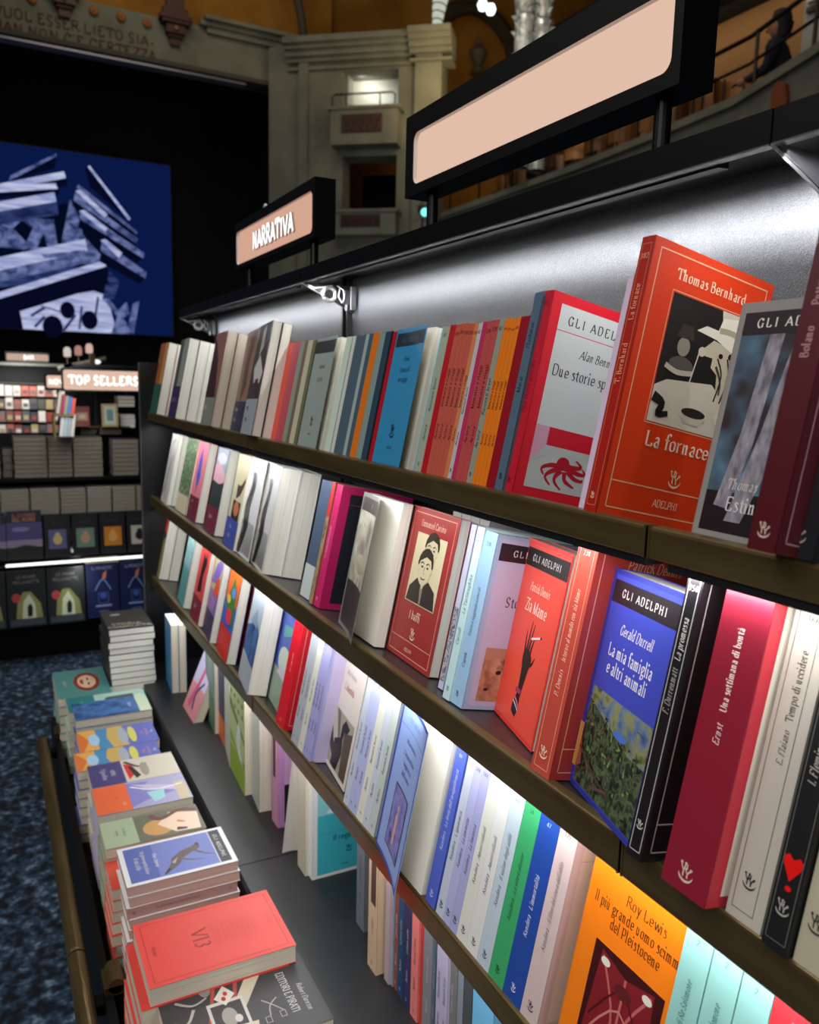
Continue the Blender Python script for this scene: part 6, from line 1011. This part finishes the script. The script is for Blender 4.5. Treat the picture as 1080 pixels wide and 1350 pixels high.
# rails
root = empty('gallery_railing', (-6, 6.1, 2.49), None, 'dark metal railing with two bars running along the gallery parapet', 'railing')
off = Vector((6, -6.1, -2.49))
for z, r_ in ((2.78, .014), (3.0, .02)):
    m = MB(); m.tube([(p[0], p[1] + .12, z) for p in RING], r_, mat('#30241c', .4, .6), 6); o = m.build('rail', root); o.location = off
for k in range(12):
    p = ring_at(k/11.5); m = MB(); m.tube([(p[0], p[1] + .12, 2.49), (p[0], p[1] + .12, 3.02)], .016, mat('#30241c', .4, .6), 6); o = m.build('baluster', root); o.location = off
CH = [mat('#7c4c20', .5), mat('#9c6630', .5), mat('#5c3414', .5)]
for k in range(18):
    t = .08 + .045*k; p = ring_at(t); x, y = p[0], p[1] + .50
    if abs(x + 5.17) < .35 or abs(x + 4.92) < .3: continue
    root = empty('cafe_chair', (x, y + .06, 2.25), Matrix.Rotation(k*.7, 3, 'Z'), f"brown curved-back chair behind the gallery parapet, {ORD[k+1] if k < 20 else 'number ' + str(k+1)} from the stage end", 'chair', 'brown chairs along the gallery')
    m = MB(); arc = [(.17*math.cos(rad(a)), .17*math.sin(rad(a))) for a in range(0, 181, 20)]
    for a, b in zip(arc[:-1], arc[1:]):
        m.face([(a[0], a[1], .50), (b[0], b[1], .50), (b[0]*1.1, b[1]*1.1, .72), (a[0]*1.1, a[1]*1.1, .72)], CH[k % 3]); m.face([(a[0]*.86, a[1]*.86, .50), (b[0]*.86, b[1]*.86, .50), (b[0]*.96, b[1]*.96, .72), (a[0]*.96, a[1]*.96, .72)][::-1], CH[k % 3]); m.face([(a[0]*1.1, a[1]*1.1, .72), (b[0]*1.1, b[1]*1.1, .72), (b[0]*.96, b[1]*.96, .72), (a[0]*.96, a[1]*.96, .72)], CH[k % 3])
    m.build('backrest', root)
    m = MB(); m.tube([(0, 0, .40), (0, 0, .45)], .17, mat('#2a1a12', .6), 12); m.build('seat', root)
    for a in (45, 135, 225, 315):
        m = MB(); m.tube([(.15*math.cos(rad(a)), .15*math.sin(rad(a)), 0), (.12*math.cos(rad(a)), .12*math.sin(rad(a)), .72 if a < 180 else .4)], .012, mat('#1a1410', .6), 5); m.build('leg', root)
m = MB(); m.box(-5.02, -4.82, 6.2, 6.35, 1.72, 3.6, mat('#a8a8a4', .6)); m.box(-4.98, -4.86, 6.17, 6.2, 3.12, 3.16, mat('#303030', .5)); m.box(-4.98, -4.86, 6.17, 6.2, 3.2, 3.24, mat('#e0e0e0', .5))
tag(zup(m.build('white_pillar')), 'white square pillar with small notices behind the gallery rail, top right', 'pillar')
m = MB(); m.prism([(-.06, -.13), (.06, -.13), (.08, 0), (.05, .12), (-.02, .16), (-.07, .08)], 0, .05, mat('#8c4420', .6), 'y')
o = zup(m.build('parapet_ornament')); o.location = Vector((-4.62, 5.50, 2.22 + EYE)); tag(o, 'orange-brown carved ornament hung on the pale parapet, top right', 'ornament')
# person leaning at the rail (small, far)
def person():
    root = empty('person', (-5.22, 6.16, 1.72), Matrix.Rotation(rad(-60), 3, 'Z'), 'person in dark navy clothes with black hair standing at the gallery rail', 'person')
    V = [(0,0,.88),(0,0,1.05),(0,.02,1.25),(0,.0,1.40),(0,-.01,1.47), (-.17,0,1.36),(-.24,-.05,1.12),(-.20,-.24,1.05), (.17,0,1.36),(.24,-.05,1.12),(.20,-.24,1.05), (-.09,0,.85),(-.10,-.02,.46),(-.10,.0,.06), (.09,0,.85),(.10,-.02,.46),(.10,0,.06), (-.10,-.12,.04),(.10,-.12,.04)]
    E = [(0,1),(1,2),(2,3),(3,4),(3,5),(5,6),(6,7),(3,8),(8,9),(9,10),(0,11),(11,12),(12,13),(0,14),(14,15),(15,16),(13,17),(16,18)]
    R_ = [.14,.13,.15,.11,.055,.07,.05,.04,.07,.05,.04,.09,.065,.045,.09,.065,.045,.04,.04]
    V = [tuple(c*.88 for c in v) for v in V]
    me = bpy.data.meshes.new('body'); me.from_pydata(V, E, []); o = bpy.data.objects.new('body', me); COL.objects.link(o); o.parent = root
    s = o.modifiers.new('skin', 'SKIN'); s.use_smooth_shade = True
    for i, r_ in enumerate(R_): me.skin_vertices[0].data[i].radius = (r_*.88*UNIT, r_*.88*UNIT)
    me.skin_vertices[0].data[0].use_root = True
    sb = o.modifiers.new('sub', 'SUBSURF'); sb.levels = 1; sb.render_levels = 1
    me.materials.append(mat('#141a2c', .8))
    sk = mat('#a8745c', .6)
    m = MB(); m.lathe([(0, 1.28), (.035, 1.285), (.06, 1.32), (.072, 1.37), (.075, 1.42), (.06, 1.47), (0, 1.50)], (0, -.01, 0), sk, 14); m.tube([(0, -.08, 1.39), (0, -.105, 1.36), (0, -.08, 1.35)], .012, sk, 6); m.build('head', root, smooth=True)
    m = MB(); m.lathe([(.078, 1.40), (.086, 1.44), (.07, 1.50), (0, 1.53)], (0, .012, 0), mat('#14100e', .7), 14); m.lathe([(.06, 1.28), (.085, 1.40)], (0, .03, 0), mat('#14100e', .7), 12); m.build('hair', root, smooth=True)
    for s_ in (-1, 1):
        m = MB(); b = Vector((.176*s_, -.215, .925)); m.tube([b, b + Vector((0, -.05, -.01))], [.03, .034], sk, 8)
        for f in range(4): m.tube([b + Vector(((f - 1.5)*.015, -.05, -.01)), b + Vector(((f - 1.5)*.016, -.085 - .004*(f in (1, 2)), -.015)), b + Vector(((f - 1.5)*.016, -.1, -.035))], .007, sk, 5)
        m.tube([b + Vector((-.03*s_, -.02, 0)), b + Vector((-.045*s_, -.05, -.012))], .009, sk, 5); m.build('hand', root)
person()
# stage spotlight and its cable cluster
root = empty('stage_spotlight', (-10.2, 5.40, 1.95), None, 'stage spotlight with small glowing cyan lens among dark fittings', 'spotlight')
m = MB(); m.tube([(0, 0, .42), (.16, -.05, .36)], .07, mat('#30302e', .5), 10); m.tube([(0, 0, -.3), (0, 0, .42)], .02, mat('#4c4a44', .5), 6); m.build('lamp_body', root)
m = MB(); m.tube([(.165, -.052, .358), (.175, -.054, .355)], .055, emit('#7cf4f0', 1.6, 'cyan_lens'), 12); m.build('lens', root)
m = MB(); rc = random.Random(5)
for k in range(9):
    a = Vector((rc.uniform(-.2, .25), rc.uniform(-.2, .2), rc.uniform(.0, .8))); m.tube([a, a + Vector((.1, .1, .12)), a + Vector((.05, .25, .05))], .012, mat('#77756a', .4, .4), 5)
m.build('fittings', root)
# ---- stage screen
root = empty('projection_screen', (-14, 1.3, .72), None, 'large blue stage screen showing a white sculpture of stacked books', 'screen')
SB = emit('#0b1a4a', .85, 'screen_blue')
def scr(pts, mt, e): return [( .02 + e, a - 1.3, b - .72) for a, b in pts]
def sp(u, v):   # picture fractions: u 0..1 over the visible 2.43 wide, v 0..1 upwards
    return (.36 + 2.45*u, .715 + 2.67*v)
m = MB(); m.box(-.08, .02, -4.6, 2.8 - 1.3, -.005, 2.67, SB); m.box(-.085, .015, -4.62, 2.82 - 1.3, -.02, 2.69, BLACK); m.build('screen_panel', root)
m = MB(); q = 0
def emitn(a, b, s, sc):
    m = bpy.data.materials.new('screen_pixels'); m.use_nodes = True; nt = m.node_tree; nt.nodes.clear()
    e = nt.nodes.new('ShaderNodeEmission'); o = nt.nodes.new('ShaderNodeOutputMaterial'); n = nt.nodes.new('ShaderNodeTexNoise'); r = nt.nodes.new('ShaderNodeValToRGB'); tc = nt.nodes.new('ShaderNodeTexCoord'); mp = nt.nodes.new('ShaderNodeMapping')
    mp.inputs['Scale'].default_value = sc; n.inputs['Scale'].default_value = 3; n.inputs['Detail'].default_value = 5; n.inputs['Distortion'].default_value = .6
    r.color_ramp.elements[0].position = .35; r.color_ramp.elements[0].color = lin(a); r.color_ramp.elements[1].position = .65; r.color_ramp.elements[1].color = lin(b); e.inputs[1].default_value = s
    for x, y in ((tc.outputs['Object'], mp.inputs[0]), (mp.outputs[0], n.inputs['Vector']), (n.outputs['Fac'], r.inputs[0]), (r.outputs[0], e.inputs[0]), (e.outputs[0], o.inputs[0])): nt.links.new(x, y)
    return m
EW, EG, ED, EN = emitn('#8c94c4', '#c4cae8', .95, (1, .5, 5)), emitn('#2c3868', '#7480b4', .9, (1, 2, 3)), emitn('#141e48', '#3c4a80', .85, (1, 1, 4)), emit('#060c24', .8)
_unused = (emit('#b4bce4', .95), emit('#5c6ca8', .9), emit('#28366c', .8), emit('#070e2c', .8))
def poly(pts, mt):
    global q; q += 1; m.face(scr([sp(u, v) for u, v in pts], mt, .002 + .0006*q), mt)
poly([(-.5, .0), (.56, .0), (.6, .3), (.56, .55), (.35, .72), (.1, .6), (-.5, .5)], EN)
# capital at the bottom: lit leaves with dark scrolls
poly([(.08, 0), (.06, .14), (.5, .24), (.58, .22), (.62, .06), (.6, 0)], EW)
for cx, cy, r_ in ((.34, .12, .045), (.47, .07, .05), (.25, .02, .06)):
    poly([(cx + r_*math.cos(t*.5236), cy + r_*1.1*math.sin(t*.5236)) for t in range(12)], EN)
for a in ((.12, .08, .2, .12), (.3, .0, .38, .09), (.4, .02, .42, .14), (.5, .1, .52, .2), (.18, .14, .3, .1), (.14, .02, .2, .07)):
    poly([(a[0], a[1]), (a[0] + .012, a[1] - .01), (a[2] + .012, a[3]), (a[2], a[3] + .012)], ED)
poly([(.6, 0), (.64, .1), (.55, .2), (.58, .22), (.7, .06), (.72, 0)], EG); poly([(.7, .02), (.74, .18), (.78, .2), (.74, .0)], EG); poly([(.64, .13), (.7, .19), (.72, .12), (.67, .09)], EG)
# tattered stone between the books
poly([(-.5, .45), (-.5, .58), (.28, .62), (.3, .46), (.1, .44)], EG); poly([(.05, .55), (.12, .48), (.16, .56), (.1, .6)], EN); poly([(.18, .46), (.24, .46), (.22, .54)], EN)
poly([(.32, .5), (.38, .74), (.42, .66), (.4, .42), (.5, .36), (.56, .44), (.5, .5), (.44, .56), (.36, .46)], EG)
poly([(-.5, .3), (.35, .38), (.45, .36), (.3, .27), (-.5, .16)], ED); poly([(.55, .2), (.6, .36), (.66, .3), (.62, .2)], ED)
# books, left group then right group: (spine edge quads: lit, shaded)
def bk(a, b, w1, w2, l, d):
    ax, ay = a; bx, by = b; poly([(ax, ay), (bx, by), (bx + .01, by - w1), (ax, ay - w1)], l); poly([(ax, ay - w1), (bx + .01, by - w1), (bx + .02, by - w1 - w2), (ax, ay - w1 - w2)], d)
bk((-.5, .35), (.58, .38), 0, 0, EN, EN)
bk((-.5, .63), (.35, .89), .035, .04, EW, EN); bk((-.5, .68), (.3, .82), .03, .03, EW, EN); bk((-.5, .55), (.29, .77), .05, .07, EW, ED)
poly([(.04, .80), (.05, .83), (.31, .98), (.31, .965)], EG); poly([(.05, .80), (.31, .965), (.3, .9)], EN)
bk((-.5, .25), (.46, .53), .07, .06, EW, EG); poly([(.2, .42), (.22, .40), (.47, .44), (.46, .47)], EG)
bk((-.5, .03), (.57, .42), .035, .10, EW, EN)
for (a, b, w1, w2) in (((.43, .83), (.78, .60), .02, .03), ((.41, .78), (.78, .56), .045, .03), ((.44, .69), (.82, .48), .05, .05), ((.56, .53), (.83, .37), .06, .06)):
    (ax, ay), (bx, by) = a, b; poly([(ax, ay), (bx, by), (bx - .01, by - w1*.6), (ax - .01, ay - w1)], EG if w1 < .05 else EW if ax < .5 and w1 < .046 else EG); poly([(ax - .01, ay - w1), (bx - .01, by - w1*.6), (bx - .05, by - w1 - .01), (ax - .02, ay - w1 - w2)], EN)
poly([(.49, .93), (.50, .94), (.74, .67), (.725, .66)], EW); poly([(.47, .92), (.485, .925), (.72, .66), (.5, .82)], EN)
poly([(.41, .79), (.44, .8), (.6, .68), (.58, .66)], EW); poly([(.43, .68), (.46, .69), (.6, .6), (.58, .58)], EW); poly([(.55, .53), (.58, .54), (.68, .47), (.66, .44)], EW)
m.build('screen_picture', root)

# ------------------------------------------------------------------ real-world size
for me in bpy.data.meshes: me.transform(Matrix.Scale(UNIT, 4))
for o in bpy.data.objects: o.location = o.location * UNIT
for l in bpy.data.lights: l.size *= UNIT; l.size_y *= UNIT; l.energy *= UNIT * UNIT
cam_d.dof.focus_distance *= UNIT
